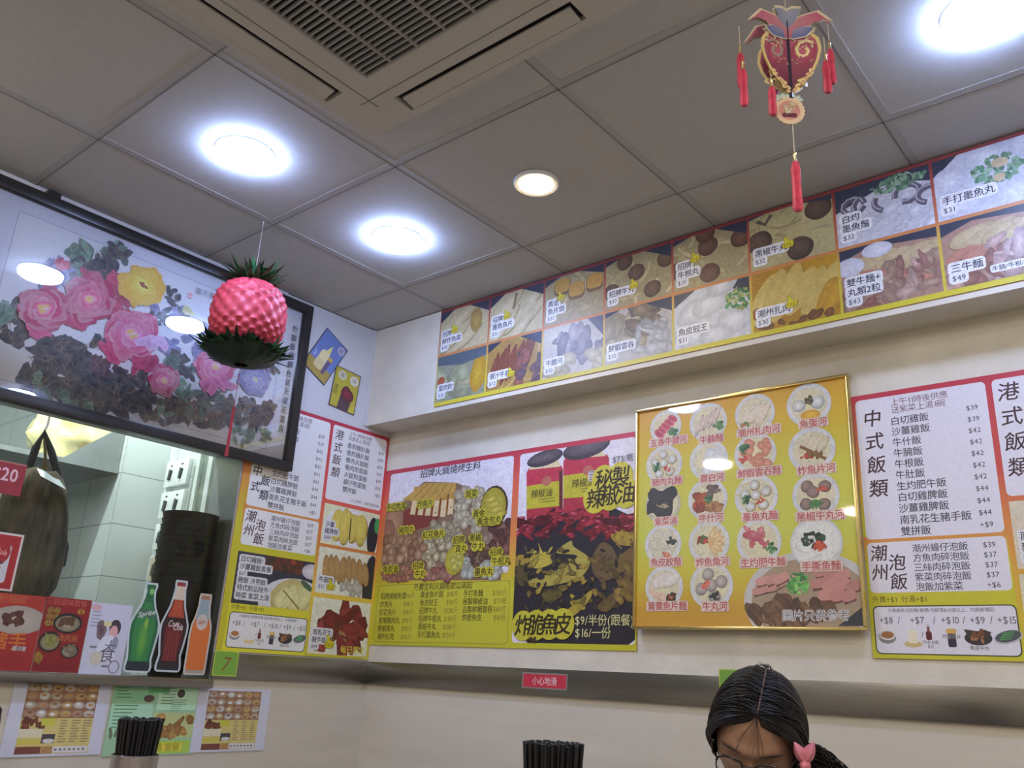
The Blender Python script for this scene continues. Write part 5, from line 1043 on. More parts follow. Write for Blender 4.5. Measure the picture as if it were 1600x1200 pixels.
def d_r2(q, W, H):
    q.rect(0, 0, W, H, [C(128, 32, 34), C(135, 34, 36)]); q.text('三餸滋味套餐', W*.46, H*.94, .0185, C(185, 90, 80), 'c'); 
    for r in range(3):
        for c in range(2): q.ell(W*(.14+.14*c), H*(.82-.085*r), W*.07, H*.042, C(150, 140, 60)); q.text('魚蛋腸丸牛肉'[r*2+c], W*(.14+.14*c), H*(.82-.085*r), .024, C(120, 60, 40), 'c')
    for x, y, a, bb, f1, f2 in ((.56, .66, .32, .14, C(170, 160, 130), C(105, 75, 52)), (.26, .40, .24, .14, C(165, 165, 110), C(150, 155, 80)), (.72, .29, .2, .1, C(170, 165, 150), C(150, 135, 110))):
        q.ell(W*x, H*y, W*a, H*bb, C(42, 36, 36)); q.ell(W*x, H*(y-.005), W*a*.84, H*bb*.78, f1, C(120, 110, 90)); f_blobs(q, (W*(x-a*.4), H*(y-bb*.2), W*(x+a*.4), H*(y+bb*.4)), [f2], 8, .014)
    q.ell(W*.8, H*.83, W*.08, H*.04, C(170, 130, 50)); q.text('$', W*.8, H*.83, .02, C(120, 50, 40), 'c'); q.text('滷肉飯', W*.62, H*.46, .02, C(180, 110, 60), 'c'); f_blobs(q, (W*.03, H*.12, W*.18, H*.24), [C(165, 120, 50)], 6, .012)
    q.layer(); [q.rect(W*.04, H*(.085-.025*i), W*.86, H*(.09-.025*i), C(105, 28, 32), False) for i in range(3)]
def d_w(q, W, H):
    q.rect(0, 0, W, H, C(172, 174, 190)); q.ell(W*.12, H*.93, .018, .010, C(180, 145, 150))
    q.layer(); [q.rect(W*.05, H*(.86-.05*i), W*R(.22, .3), H*(.878-.05*i), C(130, 132, 150), False) for i in range(5)]
    q.ell(W*.33, H*.62, W*.12, H*.14, C(80, 62, 68), C(110, 95, 100), rough=.2); q.ell(W*.66, H*.66, W*.14, H*.12, C(55, 48, 55)); q.ell(W*.64, H*.60, W*.1, H*.095, C(190, 145, 145)); q.poly([(W*.4, H*.52), (W*.62, H*.56), (W*.8, H*.4), (W*.72, H*.18), (W*.38, H*.2), (W*.3, H*.34)], C(186, 188, 200)); q.ell(W*.72, H*.44, W*.08, H*.1, C(130, 130, 150)); q.ell(W*.34, H*.22, W*.16, H*.1, C(180, 175, 150), C(170, 168, 160)); q.ell(W*.46, H*.71, W*.1, H*.04, C(185, 178, 130))
    q.text('食', W*.58, H*.28, .046, C(70, 66, 76), 'c', .0); q.text('十', W*.62, H*.4, .034, C(80, 76, 86), 'c'); q.rect(W*.14, H*.36, W*.3, H*.39, C(110, 105, 112)); q.rect(W*.5, H*.10, W*.66, H*.13, C(110, 105, 112)); q.ell(W*.80, H*.11, .018, .020, C(120, 110, 115)); q.ell(W*.80, H*.11, .014, .016, C(172, 174, 190))
lz = 1.150; KP = 1.1
RD = C(150, 38, 42)
tz1 = at(30, 929, 0, GX).z
on_glass(-1.53, lz, at(60, 990, 0, GX).y, at(66, 932, 0, GX).z, 'food_poster', 'orange red food poster at the left edge, stuck low on the window glass', 'poster', d_r1, 'red food posters on the glass')
on_glass(at(61, 990, 0, GX).y, lz, at(134, 990, 0, GX).y, at(110, 935, 0, GX).z, 'food_poster', 'dark red poster with three bowls, next to the white poster on the glass', 'poster', d_r2, 'red food posters on the glass')
KP = 1.4
on_glass(at(135, 990, 0, GX).y, lz-.001, at(200, 990, 0, GX).y, at(180, 944, 0, GX).z, 'food_poster', 'white poster with a smiling woman, left of the bottle stickers', 'poster', d_w)
def bottle(xc, y_top, y_bot, prof, name, lab, draw, bord):
    """die cut bottle sticker; prof: (height fraction, half width in metres)"""
    t0, b0 = at(xc[0], y_top, 0, GX), at(xc[1], y_bot, 0, GX); cy = (t0.y+b0.y)/2; H = t0.z-b0.z
    q = Print((GX, cy, max(b0.z, 1.149)), (0, 1, 0), (0, 0, 1), (1, 0, 0))
    out = [(w, h*H) for h, w in prof]; ring = [(w, v) for w, v in out]+[(-w, v) for w, v in reversed(out)]
    bo = .0065; outer = [(w+bo, v+(bo if i >= len(out)-1 else (-bo*0 if i else 0))) for i, (w, v) in enumerate(out)]; ro = outer+[(-w, v) for w, v in reversed(outer)]
    n = len(q.v); N = len(ro)
    for h in (-.0008, 0): q.v += [q.o+q.U*u+q.V*v+q.N*h for u, v in ro]; q.c += [bord]*N
    q.f += [tuple(reversed(range(n, n+N))), tuple(range(n+N, n+2*N))]+[(n+i, n+(i+1) % N, n+N+(i+1) % N, n+N+i) for i in range(N)]
    ins = [(w, v+(.006 if v < .01 else 0)) for w, v in ring]
    draw(q, H, ins, out); tag(q.build(name, m_paper), lab, 'sticker', 'bottle stickers on the glass')
def band(q, out, H, h0, h1, c, k=1.0):
    L = []
    for i in range(13):
        h = h0+(h1-h0)*i/12; v = h*H
        for (wa, va), (wb, vb) in zip(out, out[1:]):
            if va <= v <= vb: L.append((wa+(wb-wa)*(v-va)/max(1e-6, vb-va), v)); break
    q.poly([(w*k, v) for w, v in L]+[(-w*k, v) for w, v in reversed(L)], c)
def d_green(q, H, ins, out):
    q.poly(ins, C(38, 92, 58)); band(q, out, H, .02, .12, C(38, 44, 48)); band(q, out, H, .13, .8, C(48, 115, 62), .75); q.ell(0, H*.36, .018, H*.24, C(98, 150, 60), C(52, 120, 62)); q.ell(.004, H*.55, .007, H*.08, C(150, 170, 80), C(80, 140, 62)); band(q, out, H, .62, .72, C(60, 95, 75)); q.text('Sprite', 0, H*.67, .020, C(185, 195, 190), 'c', .02, shear=.3, rot=.25); q.ell(.004, H*.92, .008, .010, C(110, 165, 95))
def d_cola(q, H, ins, out):
    q.poly(ins, C(46, 26, 30)); band(q, out, H, .02, .1, C(38, 34, 40)); band(q, out, H, .12, .5, C(92, 36, 36), .72); band(q, out, H, .60, .80, C(150, 62, 42), .85); band(q, out, H, .80, .955, C(188, 176, 160)); band(q, out, H, .955, .995, C(130, 42, 48))
    for i in range(4): q.line([(-.02+.013*i, H*.12), (-.012+.009*i, H*.45)], .003, C(135, 50, 50)); q.line([(-.012+.008*i, H*.62), (-.008+.006*i, H*.78)], .002, C(185, 95, 60))
    q.text('Coca', -.003, H*.535, .026, C(196, 178, 172), 'c', .016, shear=.35, sx=.62, rot=.06); q.text('Cola', .014, H*.50, .026, C(196, 188, 184), 'c', .016, shear=.35, sx=.62, rot=.06)
def d_orng(q, H, ins, out):
    q.poly(ins, C(178, 98, 50)); band(q, out, H, .02, .07, C(150, 140, 130)); band(q, out, H, .70, .95, C(130, 150, 160)); band(q, out, H, .95, .995, C(150, 110, 85)); band(q, out, H, .06, .66, C(190, 104, 50), .92); q.ell(0, H*.66, .021, .026, C(182, 172, 168)); q.ell(-.002, H*.66, .013, .012, C(185, 135, 110), C(180, 165, 160)); q.text('Fanta', 0, H*.66, .012, C(120, 80, 70), 'c', .01, shear=.2, rot=.3)
CB = C(170, 180, 184)
bottle((232, 219), 913, 1051, [(0, .030), (.02, .037), (.06, .040), (.15, .036), (.3, .041), (.45, .046), (.55, .045), (.64, .036), (.74, .022), (.85, .014), (.92, .012), (.985, .016), (1, .013)], 'bottle_sticker', 'green bottle sticker on the glass, left of the cola bottle', d_green, CB)
bottle((284, 261), 910, 1050, [(0, .030), (.02, .038), (.07, .039), (.18, .033), (.3, .039), (.44, .044), (.52, .044), (.62, .034), (.72, .023), (.84, .017), (.92, .014), (.985, .016), (1, .014)], 'bottle_sticker', 'dark cola bottle sticker on the glass, between the green and orange ones', d_cola, CB)
bottle((314, 311), 930, 1055, [(0, .028), (.02, .033), (.1, .034), (.3, .034), (.5, .035), (.62, .032), (.74, .022), (.86, .017), (.96, .017), (1, .015)], 'bottle_sticker', 'orange bottle sticker on the glass, next to the window jamb', d_orng, C(176, 170, 165))
a, c2 = at(43, 727, 0, GX), at(31, 776, 0, GX)
def d_20(q, W, H): q.rect(0, 0, W, H, C(125, 38, 48)); q.rect(0, H-.004, W, H, C(140, 100, 90)); q.text('+$20', W-.018, H*.62, .048, C(190, 160, 172), 'r', .02, sx=.85)
on_glass(-1.50, c2.z, (a.y+c2.y)/2, a.z, 'price_sticker', 'dark red price sticker at the left edge of the window glass', 'sticker', d_20, c=C(125, 90, 85))
a, c2 = at(36, 836, 0, GX), at(16, 924, 0, GX)
def d_ck(q, W, H):
    q.rect(0, 0, W, H, C(185, 178, 178)); q.rect(0, .005, W-.006, H-.006, C(145, 36, 40)); q.rr(-.1, .02, W-.026, H-.032, .01, C(172, 174, 185)); q.ell(W-.095, H-.055, .068, .052, C(140, 38, 42)); q.rect(0, H-.06, W-.03, H-.02, C(140, 38, 42)); q.text('Coca-Cola', W-.035, H-.055, .020, C(200, 150, 150), 'r', .01, shear=.35, sx=.7)
    q.line([(W-.1, H*.5), (W-.08, H*.54), (W-.06, H*.48), (W-.04, H*.47)], .004, C(60, 62, 72)); f_blobs(q, (W-.12, .03, W-.04, .07), [C(170, 120, 60), C(150, 80, 60), C(120, 130, 80)], 10, .012)
on_glass(-1.50, c2.z, (a.y+c2.y)/2+.004, a.z, 'drink_sticker', 'red and white drink sticker above the orange red food poster', 'sticker', d_ck)
random.seed(99)
# ------------------------------------------------------------------ hanging pineapple of red honeycomb paper
m_red = mat('red_paper', (0.45, 0.034, 0.058), 0.55, var=0.15, scale=25); m_leaf = mat('green_foil', (0.035, 0.13, 0.05), 0.3, 0.35, var=0.5, scale=30); m_dleaf = mat('dark_green_foil', (0.010, 0.030, 0.018), 0.35, 0.2, var=0.5, scale=20)
m_redcord = mat('red_cord', (0.30, 0.012, 0.025), 0.6)
XP = 0.42
def sp(px, py): return at(px, py, 0, XP)
pc = sp(388, 496); pt, pb_ = sp(390, 440), sp(386, 552); ph = (pt.z-pb_.z)/2; pr = (sp(440, 500)-sp(335, 500)).y/2*.985
pin = empty('pineapple_ornament', tuple(pc)); tag(pin, 'red honeycomb paper pineapple with green foil leaves hanging by the picture', 'ornament')
P = []
NL, NA = 56, 128
for i in range(NL+1):
    t = PI*i/NL; row = []
    for j in range(NA):
        a = 2*PI*j/NA; rr_ = abs(math.sin(t))**.62; z = math.cos(t)
        dm = abs(math.sin(16*a/2+11*t))*abs(math.sin(16*a/2-11*t)); k = 1+.075*dm*rr_-.03
        row.append((pr*rr_*k*math.cos(a), pr*rr_*k*math.sin(a), ph*(abs(z)**.8)*(1 if z > 0 else -1)))
    P.append(row)
b = MB(); b.grid(P, True); b.build('body', m_red, pin, local=True)
def leaf_mb(b, base, d, up, L, W, curl, n=6):
    d = Vector(d).normalized(); up = Vector(up).normalized(); s_ = d.cross(up).normalized(); row0 = []; row1 = []; mid = []
    for k in range(n+1):
        t = k/n; c = Vector(base)+d*(L*t)+up*(curl*L*t*t); w_ = W*(math.sin(PI*min(1, .25+.75*t))**.8)*(1-t*.6)+.0006; row0.append(c-s_*w_); mid.append(c+up*(w_*.35)); row1.append(c+s_*w_)
    b.grid([row0, mid, row1])
random.seed(5)
b = MB()
for i in range(110):
    a = R(0, 6.28); k = R(0, 1); el = R(.15, 1.35); d = (math.cos(a)*math.cos(el), math.sin(a)*math.cos(el), math.sin(el)); leaf_mb(b, (pr*.28*k*math.cos(a), pr*.28*k*math.sin(a), ph*.88), d, (-.3*d[0], -.3*d[1], .9), R(.06, .12), R(.008, .015), R(-.5, .15))
b.cur = 1
for i in range(40):
    a = R(0, 6.28); el = R(.3, 1.2); d = (math.cos(a)*math.cos(el), math.sin(a)*math.cos(el), math.sin(el)); leaf_mb(b, (0, 0, ph*.95), d, (-.3*d[0], -.3*d[1], .9), R(.05, .10), R(.009, .014), R(-.4, .1))
b.build('leaf_crown', [m_leaf, m_dleaf], pin, local=True)
b = MB()
P = []
for k, (r_k, z_k) in enumerate([(.02, -ph*1.36), (pr*.45, -ph*1.33), (pr*.85, -ph*1.20), (pr*1.06, -ph*.98), (pr*1.0, -ph*.95), (pr*.5, -ph*1.03)]): P.append([(r_k*(1+.05*math.sin(9*a_/36*6.283)*(k > 1))*math.cos(2*PI*a_/72), r_k*math.sin(2*PI*a_/72), z_k+(.012*abs(math.sin(9*PI*a_/72)) if k in (3, 4) else 0)) for a_ in range(72)])
b.cur = 1; b.grid(P, True); b.cur = 0
for i in range(150):
    a = R(0, 6.28); el = R(-.1, .75); d = (math.cos(a)*math.cos(el), math.sin(a)*math.cos(el), math.sin(el)); k = R(.75, 1.05); b.cur = 0 if R(0, 1) < .5 else 1
    leaf_mb(b, (pr*k*math.cos(a), pr*k*math.sin(a), -ph*(1.36-.36*k)), d, (-.2*d[0], -.2*d[1], .9), R(.030, .060), R(.006, .011), R(-.2, .4))
b.build('leaf_base', [m_leaf, m_dleaf], pin, local=True)
b = MB(); b.tube([(0, 0, ph*.9), (0, 0, ZC-pc.z)], .0008, 6); b.build('string', mat('pale_thread', (0.5, 0.35, 0.38), 0.6), pin, local=True)
tl = sp(361, 638); t2_ = sp(349, 712)
b = MB(); b.tube([(0, 0, -ph*1.3), (0, 0, tl.z-pc.z)], .0008, 6); b.tube([(0, 0, tl.z-pc.z+.01), (0.0, 0, tl.z-pc.z), (0, 0, t2_.z-pc.z+.03), (0, 0, t2_.z-pc.z)], [.0015, .004, .005, .0065], 10); b.build('tassel', m_redcord, pin, local=True)

# ------------------------------------------------------------------ pomegranate lantern of printed foil boards
YL = -1.0
def sl_(px, py): return at(px, py, 1, YL)
lc = sl_(1233, 100); lt = empty('paper_lantern', tuple(lc)); tag(lt, 'red and gold pomegranate shaped foil lantern with red tassels under the ceiling', 'lantern')
m_goldf = mat('gold_foil', (0.80, 0.66, 0.34), 0.25, 0.8, var=0.15); m_foil = print_mat('foil_print', 0.3, 0.4); m_dk = mat('dark_card', (0.03, 0.03, 0.06), 0.4)
pxm = .1353/113                                              # metres per pixel at the lantern
def fl(x, y): return ((x-1233)*pxm, (100-y)*pxm)
half = [fl(*a) for a in ((1233, 32), (1252, 34), (1270, 42), (1282, 58), (1285, 78), (1280, 100), (1270, 122), (1257, 140), (1244, 150), (1240, 156), (1233, 158))]
REDF, PNK, DKR, BLU, GLD, GRNF = (0.42, 0.03, 0.07), (0.55, 0.14, 0.24), (0.14, 0.02, 0.06), (0.12, 0.16, 0.45), (0.78, 0.62, 0.30), (0.22, 0.36, 0.28)
toc = math.atan2(CAM.y-lc.y, CAM.x-lc.x)
def vane(ang, nm_i, nm='vane'):
    U = Vector((math.cos(ang), math.sin(ang), 0)); V = Vector((0, 0, 1)); N = U.cross(V)
    for sd in (1, -1):
        q = Print(lc+N*sd*.0012, U, V, N*sd, step=5e-5)
        q.poly([(0, half[0][1])]+half+[(0, half[-1][1])], GLD)
        ins = [(max(0, u-.006), v*.96-.001) for u, v in half]; q.poly([(0, ins[0][1])]+ins+[(0, ins[-1][1])], [mixc(DKR, PNK, min(1, max(0, (v+.06)/.14))) for u, v in [(0, ins[0][1])]+ins+[(0, ins[-1][1])]])
        q.clip = (0.002, -.2, .2, .2)
        q.ell(.028, .022, .022, .030, PNK, (0.34, 0.05, 0.11), rough=.2, n=22, ang=.3)
        sw = [(.030+(.021-.0019*k)*math.cos(.75*k+.6), .026+(.026-.0023*k)*math.sin(.75*k+.6)) for k in range(10)]; q.line(sw, .0065, GLD if nm_i % 2 else GRNF); q.line([(u+.001, v+.001) for u, v in sw], .0028, (.85, .78, .5) if nm_i % 2 else (.6, .25, .3))
        f_blobs(q, (.012, .030, .050, .056), [GLD, (0.85, 0.75, 0.5), (.8, .6, .45)], 16, .0035); f_blobs(q, (.004, -.004, .045, .012), [(.6, .3, .3), GLD], 9, .003); q.clip = None
        for k in range(9): t = k/8; u, v = half[6][0]*(1-t)+half[9][0]*t, half[6][1]*(1-t)+half[9][1]*t; q.ell(u-.003+R(-.003, .003), v+R(-.002, .002), R(.004, .008), R(.003, .006), jit(GLD, .2), rough=.35, n=10); q.ell(u-.003, v, .002, .002, PNK, n=8)
        # leaves of the crown
        for pts, c in ((((0, .058), (.022, .064), (.040, .082), (.060, .086), (.072, .078), (.05, .104), (.022, .100), (0, .085)), PNK), (((.006, .057), (.030, .058), (.044, .072), (.028, .080), (.010, .075)), BLU), (((0, .078), (.014, .092), (.024, .116), (.01, .120), (0, .116)), (0.25, 0.30, 0.5))):
            pts = [(u*1.16, v+(v-.06)*.18) for u, v in pts]; q.poly([(u*1.07, v+(v-.08)*.12) for u, v in pts], (0.74, 0.66, 0.50)); q.poly(list(pts), [c]*(len(pts)-2)+[mixc(c, (.6, .5, .5), .4)]*2)
        o_ = q.build(nm, m_foil, lt)
right = math.atan2(r_.y, r_.x)
for i_, an in enumerate((right+PI+.30, right-.30, right+PI-.55, right+.55)): vane(an, i_)
b = MB(); b.box((-.004, -.004, half[-1][1]-.012), (.004, .004, half[0][1]+.02)); b.build('spine', m_dk, lt, local=True)
b = MB(); b.tube([(0, 0, half[0][1]), (0, 0, ZC-lc.z)], .0009, 6); b.build('string', mat('gold_thread', (0.6, 0.52, 0.42), 0.5), lt, local=True)
# collar leaves and small fruit pendant
U = Vector((math.cos(right), math.sin(right), 0)); V = Vector((0, 0, 1)); N = U.cross(V); N = N if N.dot(CAM-lc) > 0 else -N
for sd in (1, -1):
    q = Print(lc+N*sd*.0012, U, V, N*sd, step=5e-5); cu, cv = fl(1228, 192)
    for i in range(7): a = PI*(.08+.84*i/6); q.ell(cu+.020*math.cos(a), cv+.022+.010*math.sin(a), .010, .005, (0.75, 0.78, 0.72), (0.4, 0.55, 0.55), ang=a, n=12)
    for i in range(22): a = 2*PI*i/22; q.ell(cu+.026*math.cos(a), cv+.028*math.sin(a), .0045, .0045, (0.8, 0.66, 0.5), lay=False, n=8)
    q.ell(cu, cv, .026, .028, (0.72, 0.45, 0.40), (0.8, 0.6, 0.45)); q.ell(cu, cv, .021, .022, (0.62, 0.30, 0.28)); q.rr(cu-.014, cv-.016, cu+.014, cv-.006, .003, (0.16, 0.04, 0.08)); f_blobs(q, (cu-.011, cv-.004, cu+.011, cv+.016), [(0.85, 0.78, 0.55), (0.8, 0.6, 0.4), (.85, .82, .7)], 16, .0055)
    q.build('pendant', m_foil, lt)
def tassel(px, y_top, y_cap, y_bot, dep=0.0, wd=.0068, name='tassel'):
    p0 = lc+U*fl(px, 0)[0]-N*dep; zt, zc, zb = [lc.z+fl(0, y)[1] for y in (y_top, y_cap, y_bot)]; kids = []
    b = MB(); b.tube([(p0.x, p0.y, zt), (p0.x, p0.y, zc)], .0009, 6); b.cur = 1; b.tube([(p0.x, p0.y, zc+.004), (p0.x, p0.y, zc+.001), (p0.x, p0.y, zc-.003), (p0.x, p0.y, zc-.006), (p0.x, p0.y, zc-.018)], [.0012, .0036, .0036, .0026, .0042], 12)
    b.cur = 2
    prof = [(.0042, zc-.017), (wd, zc-.032), (wd*.92, (zc*.4+zb*.6)), (wd*1.08, zb+.006), (wd*.7, zb)]; P = []
    for rr_, z in prof: P.append([(p0.x+rr_*(1+.16*math.cos(11*2*PI*j/44))*math.cos(2*PI*j/44), p0.y+rr_*(1+.16*math.cos(11*2*PI*j/44))*math.sin(2*PI*j/44), z) for j in range(44)])
    b.grid(P, True); b.add(P[-1], [tuple(range(44))]); b.build(name, [mat('gold_thread'), m_goldf, mat('tassel_silk', (0.56, 0.055, 0.12), 0.45, var=0.2, scale=60)], lt)
for a in ((1153, 27, 70, 150, 0), (1149, 120, 121, 205, -.03), (1220, 10, 42, 128, .05), (1302, 14, 54, 136, 0), (1287, 58, 92, 167, -.02), (1191, 150, 160, 227, -.04)): tassel(*a)
tassel(1232, 218, 273, 376, 0, .0078)

# ------------------------------------------------------------------ tables and chopstick holders
m_table = mat('table_laminate', (0.30, 0.22, 0.15), 0.35, var=0.15, scale=8, stretch=(1, 6, 1)); m_ss = mat('stainless', (0.55, 0.55, 0.56), 0.18, 0.95, var=0.05)
def table(x0, y0, x1, y1, lab):
    t = empty('table', ((x0+x1)/2, (y0+y1)/2, 0)); tag(t, lab, 'table', 'restaurant tables')
    b = MB(); b.box((x0, y0, .722), (x1, y1, .75)); b.build('table_top', m_table, t, bevel=.004)
    for x in (x0+.05, x1-.05):
        for y in (y0+.05, y1-.05): b = MB(); b.tube([(x, y, 0), (x, y, .722)], .018, 12); b.build('leg', m_ss, t)
table(0.03, -1.42, 0.62, -0.78, 'small table against the left wall under the menu sheets'); table(1.00, -0.93, 1.62, -0.25, 'small table against the back wall left of the person')
m_stick = mat('black_melamine_stick', (0.010, 0.010, 0.012), 0.45, var=0.2)
stick0 = None
def holder(c, zrim, ztop, r_top, r_cup, lab, gl, n, seed, sk_):
    global stick0
    random.seed(seed); fz = (zrim-.7575)/(ztop-.7575); kb = max(.3, ((r_cup-.0095)/r_top-fz)/(1-fz))
    b = MB(); b.lathe([(r_cup*.96, .75), (r_cup, .754), (r_cup, zrim-.004), (r_cup+.0025, zrim-.001), (r_cup+.001, zrim), (r_cup-.0015, zrim-.002), (r_cup-.0015, .757), (.002, .757)], (c[0], c[1], 0), 40); o = b.build('chopstick_holder', m_ss, loc=(c[0], c[1], .75)); tag(o, lab, 'chopstick holder')
    L = ztop-.7575; i = 0
    while i < n:
        k = math.sqrt((i+.5)/n); a = i*2.39996; tx, ty = r_top*k*math.cos(a), r_top*k*math.sin(a); 
        v = Vector((tx-tx*kb, ty-ty*kb, L)); 
        if stick0 is None:
            q = MB(); q.tube([(0, 0, 0), (0, 0, .26), (0, 0, .2985), (0, 0, .30)], [.0026, .0050, .0056, .004], 6); stick0 = q.build('chopstick', m_stick, loc=(0, 0, 0)); s_ = stick0
        else: s_ = stick0.copy(); col.objects.link(s_)
        s_.rotation_mode = 'QUATERNION'; s_.rotation_quaternion = v.to_track_quat('Z', 'Y'); s_.scale = (sk_, sk_, (L+R(-.004, .002))/.30); s_.location = (c[0]+tx*kb, c[1]+ty*kb, .7575)
        tag(s_, gl, 'chopstick', 'black chopsticks in the '+('left' if seed == 1 else 'right')+' holder'); i += 1
hx = .30; a = at(181, 1178, 0, hx); a2 = at(242, 1178, 0, hx); t1 = at(184, 1122, 0, hx); t2 = at(248, 1124, 0, hx)
holder((hx, (a.y+a2.y)/2), a.z-.002, t1.z+.0, (t2.y-t1.y)/2*.99, (a2.y-a.y)/2+.005, 'steel chopstick holder on the table against the left wall', 'black chopstick in the left holder, in front of the green menu', 90, 1, .85)
hy = -.55; t1 = at(827, 1158, 1, hy); t2 = at(904, 1161, 1, hy)
holder(((t1.x+t2.x)/2, hy), .93, (t1.z+t2.z)/2, (t2.x-t1.x)/2*.99, .078, 'steel chopstick holder on the table left of the person', 'black chopstick in the holder nearer the person', 100, 2, .98)
e = at(-12, 1085, 0, .2)
b = MB(); b.lathe([(.034, .75), (.036, .756), (.036, .98), (.030, e.z-.035), (.017, e.z-.02), (.017, e.z-.002), (.014, e.z)], (.2, e.y, 0), 28); o = b.build('bottle', m_black, loc=(.2, e.y, .75)); tag(o, 'black bottle cut by the left edge, standing on the table', 'bottle')

# ------------------------------------------------------------------ the person
m_skin = mat('skin', (0.30, 0.165, 0.11), 0.5, var=0.06, scale=20); m_hair = mat('black_hair', (0.009, 0.008, 0.008), 0.38, var=0.3, scale=120, stretch=(1, 1, .2)); m_shirt = mat('grey_cotton', (0.10, 0.11, 0.14), 0.85, var=0.1); m_jean = mat('dark_denim', (0.03, 0.04, 0.08), 0.85); m_glass = mat('dark_frame', (0.02, 0.012, 0.010), 0.3); m_pink = mat('pink_cloth', (0.62, 0.20, 0.27), 0.7, var=0.15, scale=40)
def skin(chains, name):
    """one continuous skinned surface from branching chains of (point, radius)"""
    me = bpy.data.meshes.new(name); V_ = []; E_ = []; Rd = []; idx = {}
    for ch in chains:
        prev = None
        for pnt, rad in ch:
            k = tuple(round(c, 4) for c in pnt)
            if k not in idx: idx[k] = len(V_); V_.append(pnt); Rd.append(rad)
            if prev is not None: E_.append((prev, idx[k]))
            prev = idx[k]
    me.from_pydata(V_, E_, []); o = bpy.data.objects.new(name, me); col.objects.link(o); md = o.modifiers.new('s', 'SKIN'); o.modifiers.new('b', 'SUBSURF').levels = 2
    for i, sv_ in enumerate(me.skin_vertices[0].data): sv_.radius = (Rd[i], Rd[i])[:2] if not isinstance(Rd[i], tuple) else Rd[i]; sv_.use_root = i == 0
    m2 = bpy.data.meshes.new_from_object(o.evaluated_get(bpy.context.evaluated_depsgraph_get())); vs = [v.co.copy() for v in m2.vertices]; fs = [tuple(pg.vertices) for pg in m2.polygons]
    bpy.data.objects.remove(o); bpy.data.meshes.remove(m2); return vs, fs
HC = Vector((1.992, -.775, 1.118))
yawh, pit, rol = math.radians(-90+14), math.radians(27), math.radians(9)
Fh = Vector((math.cos(yawh)*math.cos(pit), math.sin(yawh)*math.cos(pit), -math.sin(pit))); Lh = Vector((-math.sin(yawh), math.cos(yawh), 0)); Uh = Fh.cross(Lh) if Fh.cross(Lh).z > 0 else Lh.cross(Fh)
Lh, Uh = Lh*math.cos(rol)-Uh*math.sin(rol), Uh*math.cos(rol)+Lh*math.sin(rol)
def hp(l, f, u): return HC+Lh*l+Fh*f+Uh*u
def skull(d):
    """head surface in a direction d = (left, front, up)"""
    l, f, u = d; a, bb, c = .074, .094 if f > 0 else .098, .118
    if u < 0: a *= 1-.30*u*u; bb *= 1-.05*u*u
    t = 1/math.sqrt((l/a)**2+(f/bb)**2+(u/c)**2); p_ = [l*t, f*t, u*t]
    if f > 0:
        p_[1] -= .010*max(0, 1-abs(p_[2]+.000)/.020)*max(0, 1-abs(abs(p_[0])-.032)/.022)                       # eye sockets
        p_[1] += .007*math.exp(-((p_[2]-.022)/.010)**2)*math.exp(-(p_[0]/.055)**2)                                # brow
        nz = max(0, 1-abs(p_[0])/(.010+.10*max(0, -(p_[2]+.002))*.8)); p_[1] += nz*.024*max(0, min(1, (.006-p_[2])/.036))*(1 if p_[2] > -.040 else max(0, 1+(p_[2]+.040)/.008))
        p_[1] += .006*math.exp(-((p_[2]+.064)/.010)**2)*math.exp(-(p_[0]/.020)**2)                                # lips
        p_[1] += .010*math.exp(-((p_[2]+.102)/.016)**2)*math.exp(-(p_[0]/.026)**2)                                # chin
    return p_
P = []
for i in range(73):
    t = PI*i/72; P.append([hp(*skull((math.sin(t)*math.cos(2*PI*j/96), math.sin(t)*math.sin(2*PI*j/96), math.cos(t)))) for j in range(96)])
pel = Vector((2.01, -.56, .50)); chest = Vector((2.01, -.60, .86)); nb = Vector((2.005, -.655, .985)); nt = hp(0, -.025, -.075)
def arm(s):
    sh_ = Vector((2.01+.165*s, -.61, .93)); el = Vector((2.01+.215*s, -.70, .69)); wr = Vector((2.01+.11*s, -.90, .62)); hd = wr+Vector((-.02*s, -.075, -.012))
    ch = [[(chest, (.125, .09)), (sh_, .052), ((sh_+el)/2, .043), (el, .036), ((el+wr)/2, .034), (wr, .024), (hd, (.032, .014))]]
    for k in range(4):
        b0 = hd+Vector(((-.026+.017*k), -.014, -.002)); ln = (.062, .070, .066, .052)[k]; ch.append([(hd, (.032, .014)), (b0, .0085), (b0+Vector((0, -ln*.45, -.006)), .008), (b0+Vector((0, -ln*.8, -.022)), .0075), (b0+Vector((0, -ln*.95, -.036)), .006)])
    ch.append([(wr, .024), (wr+Vector((-.036*s, -.030, -.004)), .011), (wr+Vector((-.052*s, -.060, -.010)), .0095), (wr+Vector((-.050*s, -.085, -.016)), .007)]); return ch
def leg(s): hip = pel+Vector((.085*s, -.03, -.01)); kn = Vector((2.01+.11*s, -.98, .50)); an = Vector((2.01+.11*s, -.97, .085)); return [[(pel, (.14, .11)), (hip, .085), ((hip+kn)/2, .072), (kn, .055), (kn*.55+an*.45, .050), (an, .034), (an+Vector((0, -.03, -.045)), .032), (an+Vector((0, -.15, -.055)), .026)]]
vs, fs = skin([[(pel, (.14, .11)), (pel+Vector((0, 0, .17)), (.115, .09)), (chest, (.125, .09)), (nb, .055), (nt, .046), (hp(0, -.01, -.02), .05)]]+arm(1)+arm(-1)+leg(1)+leg(-1), 'body')
b = MB(); b.add(vs, fs); b.grid(P, True)
